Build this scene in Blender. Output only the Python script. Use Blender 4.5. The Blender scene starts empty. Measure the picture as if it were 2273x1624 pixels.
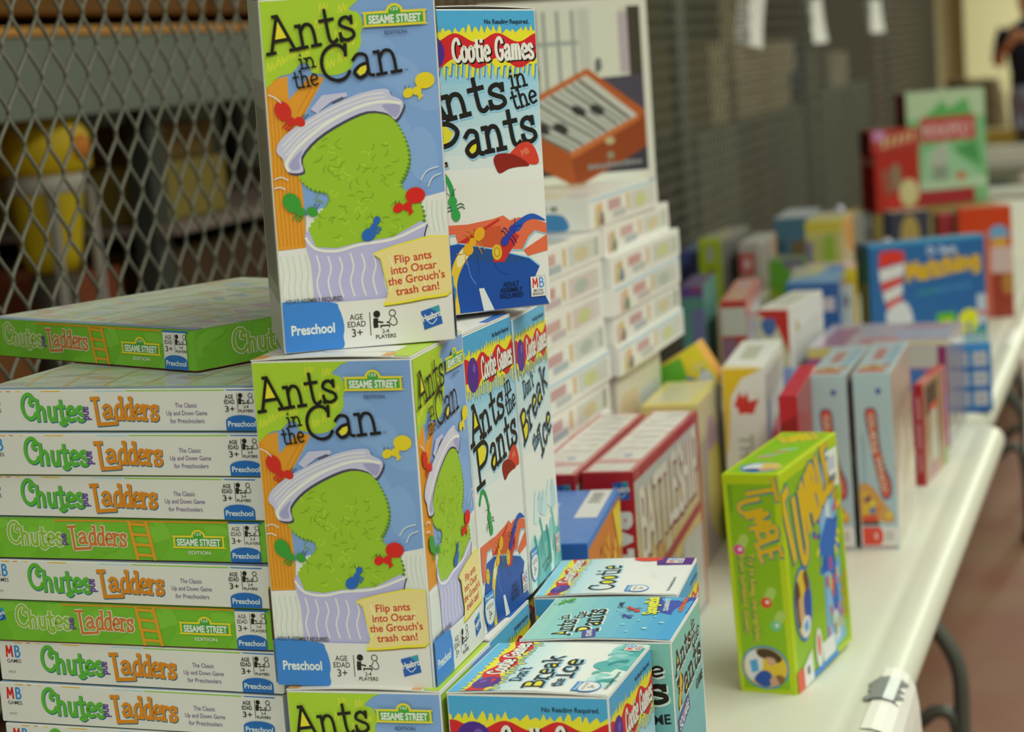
import bpy, bmesh, math, random
from math import sin, cos, pi, radians as R
from mathutils import Vector, Matrix
from mathutils.geometry import tessellate_polygon

random.seed(7)
S = bpy.context.scene
C = S.collection
TZ = 0.74                                   # table top above the floor

# ---------------------------------------------------------------- camera
cd = bpy.data.cameras.new('camera')
cam = bpy.data.objects.new('camera', cd)
C.objects.link(cam)
FW = Vector((-0.2963, 0.9443, -0.1445)).normalized()
RT = Vector((0.9549, 0.2883, -0.0704))
RT = (RT - FW * RT.dot(FW)).normalized()
UP = RT.cross(FW)
M = Matrix((RT, UP, -FW)).transposed().to_4x4()
M.translation = Vector((0, 0, TZ + 0.7673))
cam.matrix_world = M
cd.sensor_width = 36.0
cd.lens = 4749.4 / 2273.0 * 36.0
cd.clip_start = 0.05
cd.clip_end = 100
cd.dof.use_dof = True
cd.dof.focus_distance = 1.86
cd.dof.aperture_fstop = 6.0
S.camera = cam

# ---------------------------------------------------------------- light
S.view_settings.view_transform = 'Standard'
S.view_settings.look = 'None'
S.view_settings.gamma = 1.0
S.view_settings.use_curve_mapping = False
S.view_settings.exposure = 0.0
w = bpy.data.worlds.new('hall_air')
S.world = w
w.use_nodes = True
bgn = w.node_tree.nodes['Background']
bgn.inputs[0].default_value = (0.95, 1.0, 0.80, 1)
bgn.inputs[1].default_value = 0.33


def tube_light(name, x, y, z, sx, sy, power):
    d = bpy.data.lights.new(name, 'AREA')
    d.shape = 'RECTANGLE'
    d.size = sx
    d.size_y = sy
    d.energy = power
    d.color = (0.945, 1.0, 0.795)
    o = bpy.data.objects.new(name, d)
    o.location = (x, y, z)
    C.objects.link(o)
    return o


tube_light('hall_lamp_row', 1.0, 2.0, 3.35, 0.5, 5.5, 97)
tube_light('hall_lamp_row', 0.6, 9.0, 3.35, 0.5, 6.0, 92)
tube_light('hall_lamp_row', 3.4, 4.0, 3.35, 0.5, 9.0, 101)
tube_light('hall_lamp_row', -0.4, -1.9, 3.35, 3.0, 0.5, 100)
tube_light('hall_lamp_row', 0.8, 18.0, 3.35, 0.5, 6.0, 460)

# ---------------------------------------------------------------- materials
LV = (0.90, 0.89, 0.77)                      # white paper as the hall lamps show it


def lin(c):
    return c / 12.92 if c <= 0.04045 else ((c + 0.055) / 1.055) ** 2.4


def alb(h, k=1.0):
    v = [lin(int(h[i:i + 2], 16) / 255) for i in (0, 2, 4)]
    return [min(0.9, max(0.002, k * a / b)) for a, b in zip(v, LV)] + [1]


MATS = {}


def ink(h, rough=0.42, coat=0.0, bump=0.0, metal=0.0, vary=0.0, scale=60, key=''):
    """printed or plain surface: colour with a fine procedural grain"""
    k = (h, rough, coat, bump, metal, vary, scale, key)
    if k in MATS:
        return MATS[k]
    m = bpy.data.materials.new('surface_' + h)
    m.use_nodes = True
    nt = m.node_tree
    b = nt.nodes['Principled BSDF']
    col = alb(h)
    b.inputs['Base Color'].default_value = col
    b.inputs['Roughness'].default_value = rough
    b.inputs['Metallic'].default_value = metal
    b.inputs['Specular IOR Level'].default_value = 0.5 if metal or rough < .3 else 0.3
    b.inputs['Coat Weight'].default_value = coat
    b.inputs['Coat Roughness'].default_value = 0.08
    tc = nt.nodes.new('ShaderNodeTexCoord')
    n = nt.nodes.new('ShaderNodeTexNoise')
    n.inputs['Scale'].default_value = scale
    n.inputs['Detail'].default_value = 3
    nt.links.new(tc.outputs['Object'], n.inputs['Vector'])
    mr = nt.nodes.new('ShaderNodeMapRange')
    mr.inputs['To Min'].default_value = rough - 0.06
    mr.inputs['To Max'].default_value = rough + 0.06
    nt.links.new(n.outputs['Fac'], mr.inputs['Value'])
    nt.links.new(mr.outputs['Result'], b.inputs['Roughness'])
    if vary:
        mx = nt.nodes.new('ShaderNodeMix')
        mx.data_type = 'RGBA'
        mx.inputs['A'].default_value = [c * (1 - vary) for c in col[:3]] + [1]
        mx.inputs['B'].default_value = [min(0.92, c * (1 + vary)) for c in col[:3]] + [1]
        nt.links.new(n.outputs['Fac'], mx.inputs['Factor'])
        nt.links.new(mx.outputs['Result'], b.inputs['Base Color'])
    if bump:
        bp = nt.nodes.new('ShaderNodeBump')
        bp.inputs['Strength'].default_value = bump
        bp.inputs['Distance'].default_value = 0.004
        nt.links.new(n.outputs['Fac'], bp.inputs['Height'])
        nt.links.new(bp.outputs['Normal'], b.inputs['Normal'])
    if coat:                                   # shrink film: a wrinkled clear skin
        n2 = nt.nodes.new('ShaderNodeTexNoise')
        n2.inputs['Scale'].default_value = 14
        n2.inputs['Detail'].default_value = 5
        n2.inputs['Distortion'].default_value = 1.5
        nt.links.new(tc.outputs['Object'], n2.inputs['Vector'])
        b2 = nt.nodes.new('ShaderNodeBump')
        b2.inputs['Strength'].default_value = 0.35
        b2.inputs['Distance'].default_value = 0.012
        nt.links.new(n2.outputs['Fac'], b2.inputs['Height'])
        nt.links.new(b2.outputs['Normal'], b.inputs['Coat Normal'])
    MATS[k] = m
    return m


# ---------------------------------------------------------------- objects
def link_mesh(name, verts, faces, mats, fm=None, parent=None, smooth=False):
    me = bpy.data.meshes.new(name)
    me.from_pydata([tuple(v) for v in verts], [], faces)
    for m in mats:
        me.materials.append(m)
    if fm is not None:
        me.polygons.foreach_set('material_index', fm)
    if smooth:
        me.polygons.foreach_set('use_smooth', [True] * len(faces))
    me.update()
    o = bpy.data.objects.new(name, me)
    C.objects.link(o)
    if parent:
        o.parent = parent
    return o


def tag(o, label, cat, group=None):
    o['label'] = label
    o['category'] = cat
    if group:
        o['group'] = group
    return o


def structure(o):
    o['kind'] = 'structure'
    return o


def empty(name, loc=(0, 0, 0)):
    o = bpy.data.objects.new(name, None)
    o.empty_display_size = 0.05
    o.location = loc
    C.objects.link(o)
    return o


class Geo:
    """collects shapes of one mesh"""

    def __init__(s):
        s.v, s.f, s.m, s.mats = [], [], [], []

    def mi(s, mat):
        if mat not in s.mats:
            s.mats.append(mat)
        return s.mats.index(mat)

    def add(s, verts, faces, mat):
        b = len(s.v)
        i = s.mi(mat)
        s.v += [Vector(v) for v in verts]
        s.f += [[b + k for k in f] for f in faces]
        s.m += [i] * len(faces)

    def box(s, x0, y0, z0, x1, y1, z1, mat, bev=0.0):
        if bev <= 0:
            vs = [(x, y, z) for z in (z0, z1) for y in (y0, y1) for x in (x0, x1)]
            s.add(vs, [(0, 2, 3, 1), (4, 5, 7, 6), (0, 1, 5, 4), (2, 6, 7, 3), (0, 4, 6, 2), (1, 3, 7, 5)], mat)
            return
        bm = bmesh.new()
        bmesh.ops.create_cube(bm, size=1)
        for v in bm.verts:
            v.co = Vector(((x0 + x1) / 2 + v.co.x * (x1 - x0), (y0 + y1) / 2 + v.co.y * (y1 - y0), (z0 + z1) / 2 + v.co.z * (z1 - z0)))
        bmesh.ops.bevel(bm, geom=bm.edges[:], offset=bev, segments=2, affect='EDGES', profile=0.5)
        bm.verts.index_update()
        s.add([v.co.copy() for v in bm.verts], [[v.index for v in f.verts] for f in bm.faces], mat)
        bm.free()

    def tube(s, pts, r, mat, n=10, cap=True):
        pts = [Vector(p) for p in pts]
        rings = []
        for i, p in enumerate(pts):
            t = (pts[min(i + 1, len(pts) - 1)] - pts[max(i - 1, 0)]).normalized()
            a = t.cross(Vector((0.31, 0.17, 0.93)))
            if a.length < 0.1:
                a = t.cross(Vector((1, 0, 0)))
            a.normalize()
            b = t.cross(a)
            rr = r[i] if isinstance(r, (list, tuple)) else r
            rings.append([p + (a * cos(2 * pi * k / n) + b * sin(2 * pi * k / n)) * rr for k in range(n)])
        vs = [v for q in rings for v in q]
        fs = [(i * n + k, i * n + (k + 1) % n, (i + 1) * n + (k + 1) % n, (i + 1) * n + k) for i in range(len(pts) - 1) for k in range(n)]
        if cap:
            fs += [tuple(range(n))[::-1], tuple(range((len(pts) - 1) * n, len(pts) * n))]
        s.add(vs, fs, mat)

    def lathe(s, prof, c, mat, n=24):
        vs = [(c[0] + r * cos(2 * pi * k / n), c[1] + r * sin(2 * pi * k / n), c[2] + z) for r, z in prof for k in range(n)]
        fs = [(i * n + k, i * n + (k + 1) % n, (i + 1) * n + (k + 1) % n, (i + 1) * n + k) for i in range(len(prof) - 1) for k in range(n)]
        s.add(vs, fs, mat)

    def build(s, name, parent=None, smooth=False):
        return link_mesh(name, s.v, s.f, s.mats, s.m, parent, smooth)


def smooth_path(p, n=8, closed=False):
    p = [Vector(q) for q in p]
    m = len(p)
    out = []
    for i in range(m if closed else m - 1):
        g = (lambda k: p[k % m]) if closed else (lambda k: p[min(max(k, 0), m - 1)])
        a, b, c, d = g(i - 1), g(i), g(i + 1), g(i + 2)
        for k in range(n):
            t = k / n
            out.append(0.5 * ((2 * b) + (c - a) * t + (2 * a - 5 * b + 4 * c - d) * t * t + (3 * b - a - 3 * c + d) * t ** 3))
    if not closed:
        out.append(p[-1])
    return out


# ---------------------------------------------------------------- printing
# A print is a list of flat coloured shapes in units of the panel (u right, v down).
FONT = {}


def font_tris(txt, bold):
    k = (txt, bold)
    if k in FONT:
        return FONT[k]
    cu = bpy.data.curves.new('t', 'FONT')
    cu.body = txt
    cu.size = 1.0
    cu.offset = bold
    cu.resolution_u = 3
    cu.fill_mode = 'FRONT'
    o = bpy.data.objects.new('t', cu)
    C.objects.link(o)
    dg = bpy.context.evaluated_depsgraph_get()
    dg.update()
    me = o.evaluated_get(dg).to_mesh()
    vs = [(v.co.x, v.co.y) for v in me.vertices]
    fs = [tuple(p.vertices) for p in me.polygons]
    o.evaluated_get(dg).to_mesh_clear()
    bpy.data.objects.remove(o)
    bpy.data.curves.remove(cu)
    x0 = min((v[0] for v in vs), default=0)
    x1 = max((v[0] for v in vs), default=1)
    FONT[k] = (vs, fs, x0, x1)
    return FONT[k]


# hand lettering: each letter is a few strokes (x right, y up, x-height 1)
# 's' smooth stroke, 'l' straight stroke, 'f' filled patch, 'q' serif (only when serifs are on)
GL = {
    'A': (1.3, [('l', [(.05, 0), (.6, 1.55)]), ('l', [(.6, 1.55), (1.2, 0)]), ('l', [(.25, .5), (1.02, .5)]), ('q', [(-.18, .02), (.25, .02)]), ('q', [(.95, .02), (1.45, .02)]), ('q', [(.38, 1.53), (.62, 1.53)]), ('f', [(.33, .55), (.6, 1.3), (.9, .55)])]),
    'B': (1.15, [('l', [(.2, 0), (.2, 1.55)]), ('s', [(.2, 1.52), (.7, 1.52), (.95, 1.2), (.7, .85), (.25, .82)]), ('s', [(.25, .82), (.85, .8), (1.1, .42), (.8, .05), (.2, .03)]), ('q', [(0, 1.52), (.2, 1.52)]), ('q', [(0, .03), (.2, .03)]), ('f', [(.25, .9), (.25, 1.45), (.65, 1.45), (.85, 1.2), (.65, .9)]), ('f', [(.25, .1), (.25, .75), (.8, .75), (1.0, .42), (.75, .1)])]),
    'C': (1.2, [('s', [(1.08, 1.18), (.92, 1.45), (.6, 1.52), (.25, 1.28), (.1, .8), (.22, .3), (.6, .03), (.95, .1), (1.15, .35)]), ('q', [(1.1, 1.5), (1.06, 1.02)])]),
    'D': (1.25, [('l', [(.2, 0), (.2, 1.55)]), ('s', [(.2, 1.52), (.75, 1.45), (1.1, 1.0), (1.05, .45), (.7, .05), (.2, .03)]), ('q', [(0, 1.52), (.2, 1.52)]), ('q', [(0, .03), (.2, .03)])]),
    'E': (1.0, [('l', [(.2, 0), (.2, 1.55)]), ('l', [(.2, 1.5), (.95, 1.5)]), ('l', [(.2, .8), (.8, .8)]), ('l', [(.2, .05), (.95, .05)])]),
    'G': (1.25, [('s', [(1.08, 1.18), (.92, 1.45), (.6, 1.52), (.25, 1.28), (.1, .8), (.22, .3), (.6, .03), (.95, .15), (1.1, .6)]), ('l', [(.7, .65), (1.15, .65)])]),
    'H': (1.2, [('l', [(.2, 0), (.2, 1.55)]), ('l', [(1, 0), (1, 1.55)]), ('l', [(.2, .8), (1, .8)])]),
    'I': (.6, [('l', [(.3, 0), (.3, 1.55)]), ('q', [(0, 1.52), (.6, 1.52)]), ('q', [(0, .03), (.6, .03)])]),
    'L': (1.05, [('l', [(.25, 0), (.25, 1.55)]), ('l', [(.25, .05), (1.05, .12)]), ('q', [(0, 1.52), (.55, 1.52)]), ('q', [(1.0, .0), (1.02, .4)])]),
    'M': (1.45, [('l', [(.15, 0), (.25, 1.55)]), ('l', [(.25, 1.55), (.72, .5)]), ('l', [(.72, .5), (1.2, 1.55)]), ('l', [(1.2, 1.55), (1.3, 0)])]),
    'N': (1.25, [('l', [(.2, 0), (.2, 1.55)]), ('l', [(.2, 1.55), (1.0, 0)]), ('l', [(1.0, 0), (1.0, 1.55)])]),
    'O': (1.3, [('s', [(.65, 1.5), (.2, 1.2), (.1, .75), (.25, .25), (.65, .03), (1.05, .25), (1.2, .75), (1.05, 1.25), (.65, 1.5)])]),
    'P': (1.1, [('l', [(.2, 0), (.2, 1.55)]), ('s', [(.2, 1.52), (.75, 1.5), (1.05, 1.15), (.8, .75), (.25, .68)]), ('q', [(-.05, 1.52), (.2, 1.52)]), ('q', [(-.1, .03), (.55, .03)]), ('f', [(.26, .76), (.26, 1.45), (.7, 1.43), (.92, 1.13), (.72, .8)])]),
    'R': (1.15, [('l', [(.2, 0), (.2, 1.55)]), ('s', [(.2, 1.52), (.75, 1.5), (1.0, 1.15), (.75, .8), (.2, .75)]), ('l', [(.55, .75), (1.05, 0)])]),
    'S': (1.05, [('s', [(.95, 1.2), (.75, 1.5), (.35, 1.48), (.15, 1.15), (.4, .85), (.8, .65), (.95, .35), (.7, .05), (.3, .05), (.08, .35)])]),
    'T': (1.1, [('l', [(.55, 0), (.55, 1.55)]), ('l', [(0, 1.5), (1.1, 1.5)])]),
    'U': (1.2, [('s', [(.2, 1.55), (.2, .5), (.35, .1), (.7, .03), (1.0, .25), (1.05, .6), (1.05, 1.55)])]),
    'Y': (1.1, [('l', [(.05, 1.55), (.55, .75)]), ('l', [(1.05, 1.55), (.55, .75)]), ('l', [(.55, .75), (.55, 0)])]),
    'W': (1.5, [('l', [(.05, 1.55), (.4, 0)]), ('l', [(.4, 0), (.75, 1.1)]), ('l', [(.75, 1.1), (1.1, 0)]), ('l', [(1.1, 0), (1.45, 1.55)])]),
    'a': (.98, [('s', [(.12, .78), (.38, 1.0), (.7, .9), (.74, .55), (.75, .12), (.95, .03)]), ('s', [(.74, .58), (.4, .52), (.12, .28), (.3, .02), (.6, .1), (.74, .32)]), ('f', [(.66, .5), (.42, .45), (.22, .28), (.34, .1), (.55, .17), (.66, .32)])]),
    'c': (.85, [('s', [(.75, .72), (.6, .97), (.35, .95), (.12, .6), (.2, .2), (.45, .03), (.8, .18)]), ('q', [(.78, .95), (.75, .62)])]),
    'd': (1.0, [('l', [(.8, 0), (.8, 1.5)]), ('s', [(.8, .75), (.5, .98), (.2, .8), (.1, .45), (.25, .08), (.55, .05), (.8, .3)]), ('q', [(.55, 1.48), (.8, 1.48)]), ('q', [(.8, .03), (1.0, .03)])]),
    'e': (.9, [('s', [(.12, .5), (.8, .58), (.72, .88), (.42, 1.0), (.15, .75), (.12, .38), (.35, .04), (.8, .15)]), ('f', [(.2, .58), (.7, .64), (.6, .86), (.4, .92)])]),
    'h': (1.05, [('l', [(.2, 0), (.2, 1.5)]), ('s', [(.2, .7), (.42, .97), (.7, .92), (.8, .6), (.82, 0)]), ('q', [(-.02, 1.48), (.2, 1.48)]), ('q', [(0, .03), (.4, .03)]), ('q', [(.62, .03), (1.05, .03)])]),
    'i': (.45, [('l', [(.22, 0), (.22, 1)]), ('q', [(.0, .97), (.22, .97)]), ('q', [(.0, .03), (.45, .03)]), ('l', [(.2, 1.3), (.24, 1.45)])]),
    'k': (1.0, [('l', [(.2, 0), (.2, 1.5)]), ('l', [(.2, .45), (.8, 1.0)]), ('l', [(.4, .6), (.9, 0)]), ('q', [(0, 1.48), (.2, 1.48)]), ('q', [(.6, .99), (.95, .99)])]),
    'm': (1.5, [('l', [(.2, 0), (.2, 1)]), ('s', [(.2, .7), (.4, .97), (.6, .92), (.7, .6), (.72, 0)]), ('s', [(.72, .7), (.92, .97), (1.12, .92), (1.22, .6), (1.25, 0)])]),
    'n': (1.08, [('l', [(.2, 0), (.2, 1)]), ('s', [(.2, .68), (.42, .96), (.7, .92), (.82, .6), (.84, 0)]), ('q', [(-.02, .97), (.2, .97)]), ('q', [(-.02, .03), (.42, .03)]), ('q', [(.62, .03), (1.08, .03)])]),
    'o': (.95, [('s', [(.48, .98), (.15, .75), (.1, .45), (.25, .1), (.5, .03), (.8, .25), (.85, .6), (.72, .88), (.48, .98)]), ('f', [(.48, .88), (.25, .7), (.2, .45), (.3, .2), (.5, .13), (.7, .3), (.75, .6), (.65, .8)])]),
    'r': (.8, [('l', [(.2, 0), (.2, 1)]), ('s', [(.2, .65), (.45, .95), (.75, .9)]), ('q', [(-.02, .97), (.2, .97)]), ('q', [(-.02, .03), (.45, .03)])]),
    's': (.82, [('s', [(.7, .78), (.5, .98), (.22, .92), (.14, .7), (.4, .53), (.68, .38), (.72, .15), (.45, .02), (.18, .08), (.08, .25)]), ('q', [(.72, 1.0), (.7, .68)]), ('q', [(.08, .36), (.09, 0)])]),
    't': (.72, [('s', [(.32, 1.45), (.32, .6), (.36, .15), (.52, .02), (.72, .12)]), ('l', [(0, 1.0), (.68, 1.0)])]),
    'u': (1.0, [('s', [(.18, 1), (.18, .4), (.35, .05), (.62, .08), (.78, .4)]), ('l', [(.78, 1), (.8, 0)]), ('q', [(0, .97), (.2, .97)]), ('q', [(.6, .97), (.8, .97)]), ('q', [(.8, .03), (1, .03)])]),
    'l': (.45, [('l', [(.2, 0), (.2, 1.5)])]),
    'b': (.95, [('l', [(.2, 0), (.2, 1.5)]), ('s', [(.2, .7), (.5, .98), (.8, .75), (.82, .35), (.55, .03), (.2, .2)])]),
    'g': (.95, [('s', [(.75, .7), (.5, .98), (.2, .75), (.15, .4), (.4, .15), (.75, .4)]), ('s', [(.78, 1), (.78, .1), (.6, -.35), (.2, -.3)])]),
    'p': (.95, [('l', [(.2, -.4), (.2, 1)]), ('s', [(.2, .7), (.5, .98), (.8, .75), (.82, .35), (.55, .03), (.2, .2)])]),
    'q': (.95, [('l', [(.78, -.4), (.78, 1)]), ('s', [(.78, .7), (.5, .98), (.2, .75), (.15, .35), (.4, .03), (.78, .25)])]),
    "'": (.35, [('l', [(.18, 1.5), (.15, 1.15)])]),
    '?': (.95, [('s', [(.12, 1.15), (.35, 1.5), (.75, 1.4), (.8, 1.0), (.5, .75), (.48, .45)]), ('l', [(.45, .2), (.5, .02)])]),
    ' ': (.45, []),
}


def ribbon(p, w, cap=0.0):
    p = [Vector((q[0], q[1])) for q in p]
    q = [p[0]]
    for a in p[1:]:
        if (a - q[-1]).length > 1e-5:
            q.append(a)
    p = q
    if len(p) < 2:
        return [], []
    p[0] = p[0] + (p[0] - p[1]).normalized() * cap
    p[-1] = p[-1] + (p[-1] - p[-2]).normalized() * cap
    vs, fs = [], []
    for i, a in enumerate(p):
        d1 = (a - p[i - 1]).normalized() if i else (p[1] - p[0]).normalized()
        d2 = (p[i + 1] - a).normalized() if i < len(p) - 1 else d1
        n = Vector((-(d1 + d2).y, (d1 + d2).x))
        n = n.normalized() if n.length > 1e-4 else Vector((-d1.y, d1.x))
        k = 1 / max(0.5, n.dot(Vector((-d1.y, d1.x))))
        vs += [tuple(a + n * w / 2 * k), tuple(a - n * w / 2 * k)]
        if i:
            b = 2 * i
            fs.append((b - 2, b - 1, b + 1, b))
    return vs, fs


def fill(p):
    t = tessellate_polygon([[Vector((a[0], a[1], 0)) for a in p]])
    return [tuple(a) for a in p], [tuple(q) for q in t]


class Art:
    def __init__(s, w, h, coat=0.0, rough=0.42):
        s.w, s.h, s.L, s.coat, s.rough, s.step = w, h, [], coat, rough, 1.0

    def put(s, col, vs, fs, step=1.0):
        s.L.append((col, [(v[0], v[1]) for v in vs], fs, step * s.step))

    def rect(s, c, x0, y0, x1, y1):
        s.put(c, [(x0, y0), (x1, y0), (x1, y1), (x0, y1)], [(0, 1, 2, 3)])

    def poly(s, c, p):
        s.put(c, *fill(p))

    def blob(s, c, p, n=5):
        s.put(c, *fill([(v.x, v.y) for v in smooth_path([(a[0], a[1], 0) for a in p], n, True)]))

    def line(s, c, w, p, cap=0.0):
        s.put(c, *ribbon(p, w, cap))

    def curve(s, c, w, p, cap=0.0, n=6):
        s.put(c, *ribbon([(v.x, v.y) for v in smooth_path([(a[0], a[1], 0) for a in p], n)], w, cap))

    def ell(s, c, x, y, rx, ry, rot=0.0, n=22):
        p = [(rx * cos(2 * pi * k / n), ry * sin(2 * pi * k / n)) for k in range(n)]
        s.put(c, [(x + a * cos(rot) - b * sin(rot), y + a * sin(rot) + b * cos(rot)) for a, b in p], [tuple(range(n))])

    def scallop(s, c, p, r, n=4):
        """a bushy outline"""
        q = smooth_path([(a[0], a[1], 0) for a in p], n, True)
        cx = sum(a.x for a in q) / len(q)
        cy = sum(a.y for a in q) / len(q)
        out = []
        for i, a in enumerate(q):
            b = q[(i + 1) % len(q)]
            out.append((a.x, a.y))
            m = (a + b) / 2
            d = b - a
            nn = Vector((d.y, -d.x, 0))
            if nn.dot(m - Vector((cx, cy, 0))) < 0:
                nn = -nn
            if nn.length > 1e-5:
                nn.normalize()
            out.append((m.x + nn.x * r, m.y + nn.y * r))
        s.poly(c, out)

    def text(s, c, t, x, y, size, sx=1.0, rot=0.0, bold=0.0, al='c'):
        vs, fs, x0, x1 = font_tris(t, bold)
        o = (x0 + x1) / 2 if al == 'c' else x0 if al == 'l' else x1
        ca, sa = cos(rot), sin(rot)
        out = []
        for a, b in vs:
            a = (a - o) * size * sx
            b = -(b - 0.35) * size
            out.append((x + a * ca - b * sa, y + a * sa + b * ca))
        s.put(c, out, fs)

    def tw(s, t, bold=0.0):
        a = font_tris(t, bold)
        return a[3] - a[2]

    def fit(s, c, t, x, y, width, size, rot=0.0, bold=0.0):
        s.text(c, t, x, y, size, width / (s.tw(t, bold) * size), rot, bold)

    def hand(s, c, t, x0, y0, x1, y1, size, wt, serif=True, fillc=None, dx=0.0, dy=0.0, jig=0.0, only=None, wave=None, gap=0.1):
        """lettering whose baseline runs from (x0,y0) to (x1,y1)"""
        tot = sum(GL[ch][0] + gap for ch in t) - gap
        L = math.hypot(x1 - x0, y1 - y0)
        ux, uy = (x1 - x0) / L, (y1 - y0) / L
        sx = L / tot
        rnd = random.Random(len(t) * 7 + 3)
        pos = 0.0
        fills, strokes = [], []
        for ch in t:
            wd, st = GL[ch]
            ang = rnd.uniform(-jig, jig)
            wv = wave(pos / tot) if wave else 0.0

            def mp(q, pos=pos, ang=ang, wd=wd, wv=wv):
                a, b = q[0] - wd / 2, q[1] - 0.6
                a, b = a * cos(ang) - b * sin(ang) + wd / 2, a * sin(ang) + b * cos(ang) + 0.6
                a = (pos + a) * sx
                b = b * size + wv
                return (x0 + a * ux + b * uy + dx, y0 + a * uy - b * ux + dy)
            for kind, p in st:
                if kind == 'f':
                    fills.append([mp(q) for q in p])
                elif kind == 's':
                    strokes.append([mp(v) for v in smooth_path([(q[0], q[1], 0) for q in p], 5)])
                elif kind == 'l' or serif:
                    strokes.append([mp(q) for q in p])
            pos += wd + gap
        if fillc:
            for p in fills:
                s.put(fillc, *fill(p), 0.2)
        for p in strokes:
            s.put(c, *ribbon(p, wt, wt * 0.25), 0.15)


def clip_tri(p, W, H):
    for ax, lim, sg in ((0, 0, 1), (0, W, -1), (1, 0, 1), (1, H, -1)):
        out = []
        for i, a in enumerate(p):
            b = p[(i + 1) % len(p)]
            da, db = sg * (a[ax] - lim), sg * (b[ax] - lim)
            if da >= 0:
                out.append(a)
            if (da > 0) != (db > 0) and abs(da - db) > 1e-9:
                t = da / (da - db)
                out.append((a[0] + (b[0] - a[0]) * t, a[1] + (b[1] - a[1]) * t))
        p = out
        if len(p) < 3:
            return []
    return p


def stamp(g, art, o, ux, uy, n, W, H, inset=0.0012, rot=0):
    """print art on the panel whose top left corner is o; ux right, uy down, n outward"""
    o, ux, uy, n = Vector(o), Vector(ux), Vector(uy), Vector(n)
    if rot == 90:                                # lettering runs along -uy
        o, ux, uy, W, H = o + uy * H, -uy, ux, H, W
    elif rot == 270:                             # lettering runs along uy
        o, ux, uy, W, H = o + ux * W, uy, -ux, H, W
    elif rot == 180:
        o, ux, uy = o + ux * W + uy * H, -ux, -uy
    kx, ky = (W - 2 * inset) / art.w, (H - 2 * inset) / art.h
    lift = 0.00005
    for col, vs, fs, step in art.L:
        lift += 0.000014 * step
        mat = ink(col, art.rough, art.coat) if isinstance(col, str) else col
        V, F = [], []
        inside = all(-1e-6 <= a <= art.w + 1e-6 and -1e-6 <= b <= art.h + 1e-6 for a, b in vs)
        if inside:
            V, F = list(vs), list(fs)
        else:
            for f in fs:
                p = clip_tri([vs[k] for k in f], art.w, art.h)
                if p:
                    F.append(tuple(range(len(V), len(V) + len(p))))
                    V += p
        if not F:
            continue
        W3 = [o + ux * (inset + a * kx) + uy * (inset + b * ky) + n * lift for a, b in V]
        F2 = []
        for f in F:
            nn = (W3[f[1]] - W3[f[0]]).cross(W3[f[2]] - W3[f[0]])
            F2.append(f if nn.dot(n) >= 0 else f[::-1])
        g.add(W3, F2, mat)


PANEL = {
    'front': lambda w, d, h: ((-w / 2, -d / 2, h), (1, 0, 0), (0, 0, -1), (0, -1, 0), w, h),
    'back': lambda w, d, h: ((w / 2, d / 2, h), (-1, 0, 0), (0, 0, -1), (0, 1, 0), w, h),
    'right': lambda w, d, h: ((w / 2, -d / 2, h), (0, 1, 0), (0, 0, -1), (1, 0, 0), d, h),
    'left': lambda w, d, h: ((-w / 2, d / 2, h), (0, -1, 0), (0, 0, -1), (-1, 0, 0), d, h),
    'top': lambda w, d, h: ((-w / 2, d / 2, h), (1, 0, 0), (0, -1, 0), (0, 0, 1), w, d),
}


def place(o, x, y, z, yaw=0, tx=0, ty=0):
    o.location = (x, y, TZ + z)
    o.matrix_basis = Matrix.Translation((x, y, TZ + z)) @ Matrix.Rotation(R(yaw), 4, 'Z') @ Matrix.Rotation(R(ty), 4, 'Y') @ Matrix.Rotation(R(tx), 4, 'X')
    return o


def carton_geo(w, d, h, base, prints, bev=0.0012, coat=0.0, z0=0.0):
    g = Geo()
    g.box(-w / 2, -d / 2, z0, w / 2, d / 2, h, ink(base, 0.42, coat), bev)
    for side, art in prints.items():
        rot = 0
        if isinstance(art, tuple):
            art, rot = art
        a = PANEL[side](w, d, h)
        stamp(g, art, a[0], a[1], a[2], a[3], a[4], a[5], rot=rot)
    return g


def carton(pos, base, prints, label, name='game_box', cat='game box', group=None, coat=0.0, bev=0.0012):
    x, y, z, yaw, tx, ty, w, d, h = pos
    o = carton_geo(w, d, h, base, prints, bev, coat).build(name)
    place(o, x, y, z, yaw, tx, ty)
    return tag(o, label, cat, group)


# ---------------------------------------------------------------- the prints
BLK, WHT = '1d1a16', 'dedccf'


def players(a, x, y, k, c='2a2520', open_c=None):
    """two little figures at a table"""
    a.ell(c, x - 4.2 * k, y - 3.2 * k, 1.9 * k, 1.9 * k)
    a.curve(c, 2.6 * k, [(x - 4.9 * k, y - .6 * k), (x - 5.1 * k, y + 1.6 * k), (x - 5 * k, y + 3.4 * k)], .5 * k)
    a.line(c, .9 * k, [(x - 4.4 * k, y + .6 * k), (x - 1 * k, y + 1.4 * k)])
    p = [(4.2 + 1.7 * cos(t), -3.2 + 1.7 * sin(t)) for t in [2 * pi * q / 12 for q in range(13)]]
    a.line(c, .5 * k, [(x + q[0] * k, y + q[1] * k) for q in p])
    a.curve(c, .5 * k, [(x + 3.4 * k, y - 1 * k), (x + 2.4 * k, y + 1 * k), (x + 1 * k, y + 1.4 * k), (x + 2.6 * k, y + 2 * k), (x + 4 * k, y + 3.2 * k), (x + 6.2 * k, y + 2.6 * k), (x + 6.2 * k, y + .4 * k), (x + 5 * k, y - 1.4 * k)])
    a.line(c, .8 * k, [(x - 2.8 * k, y + 3.0 * k), (x + 2.6 * k, y + 3.0 * k)])
    a.line(c, .6 * k, [(x - 2.4 * k, y + 2.8 * k), (x - 2.4 * k, y + 4.2 * k)])
    a.line(c, .6 * k, [(x + 2.2 * k, y + 2.8 * k), (x + 2.2 * k, y + 4.2 * k)])


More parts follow.
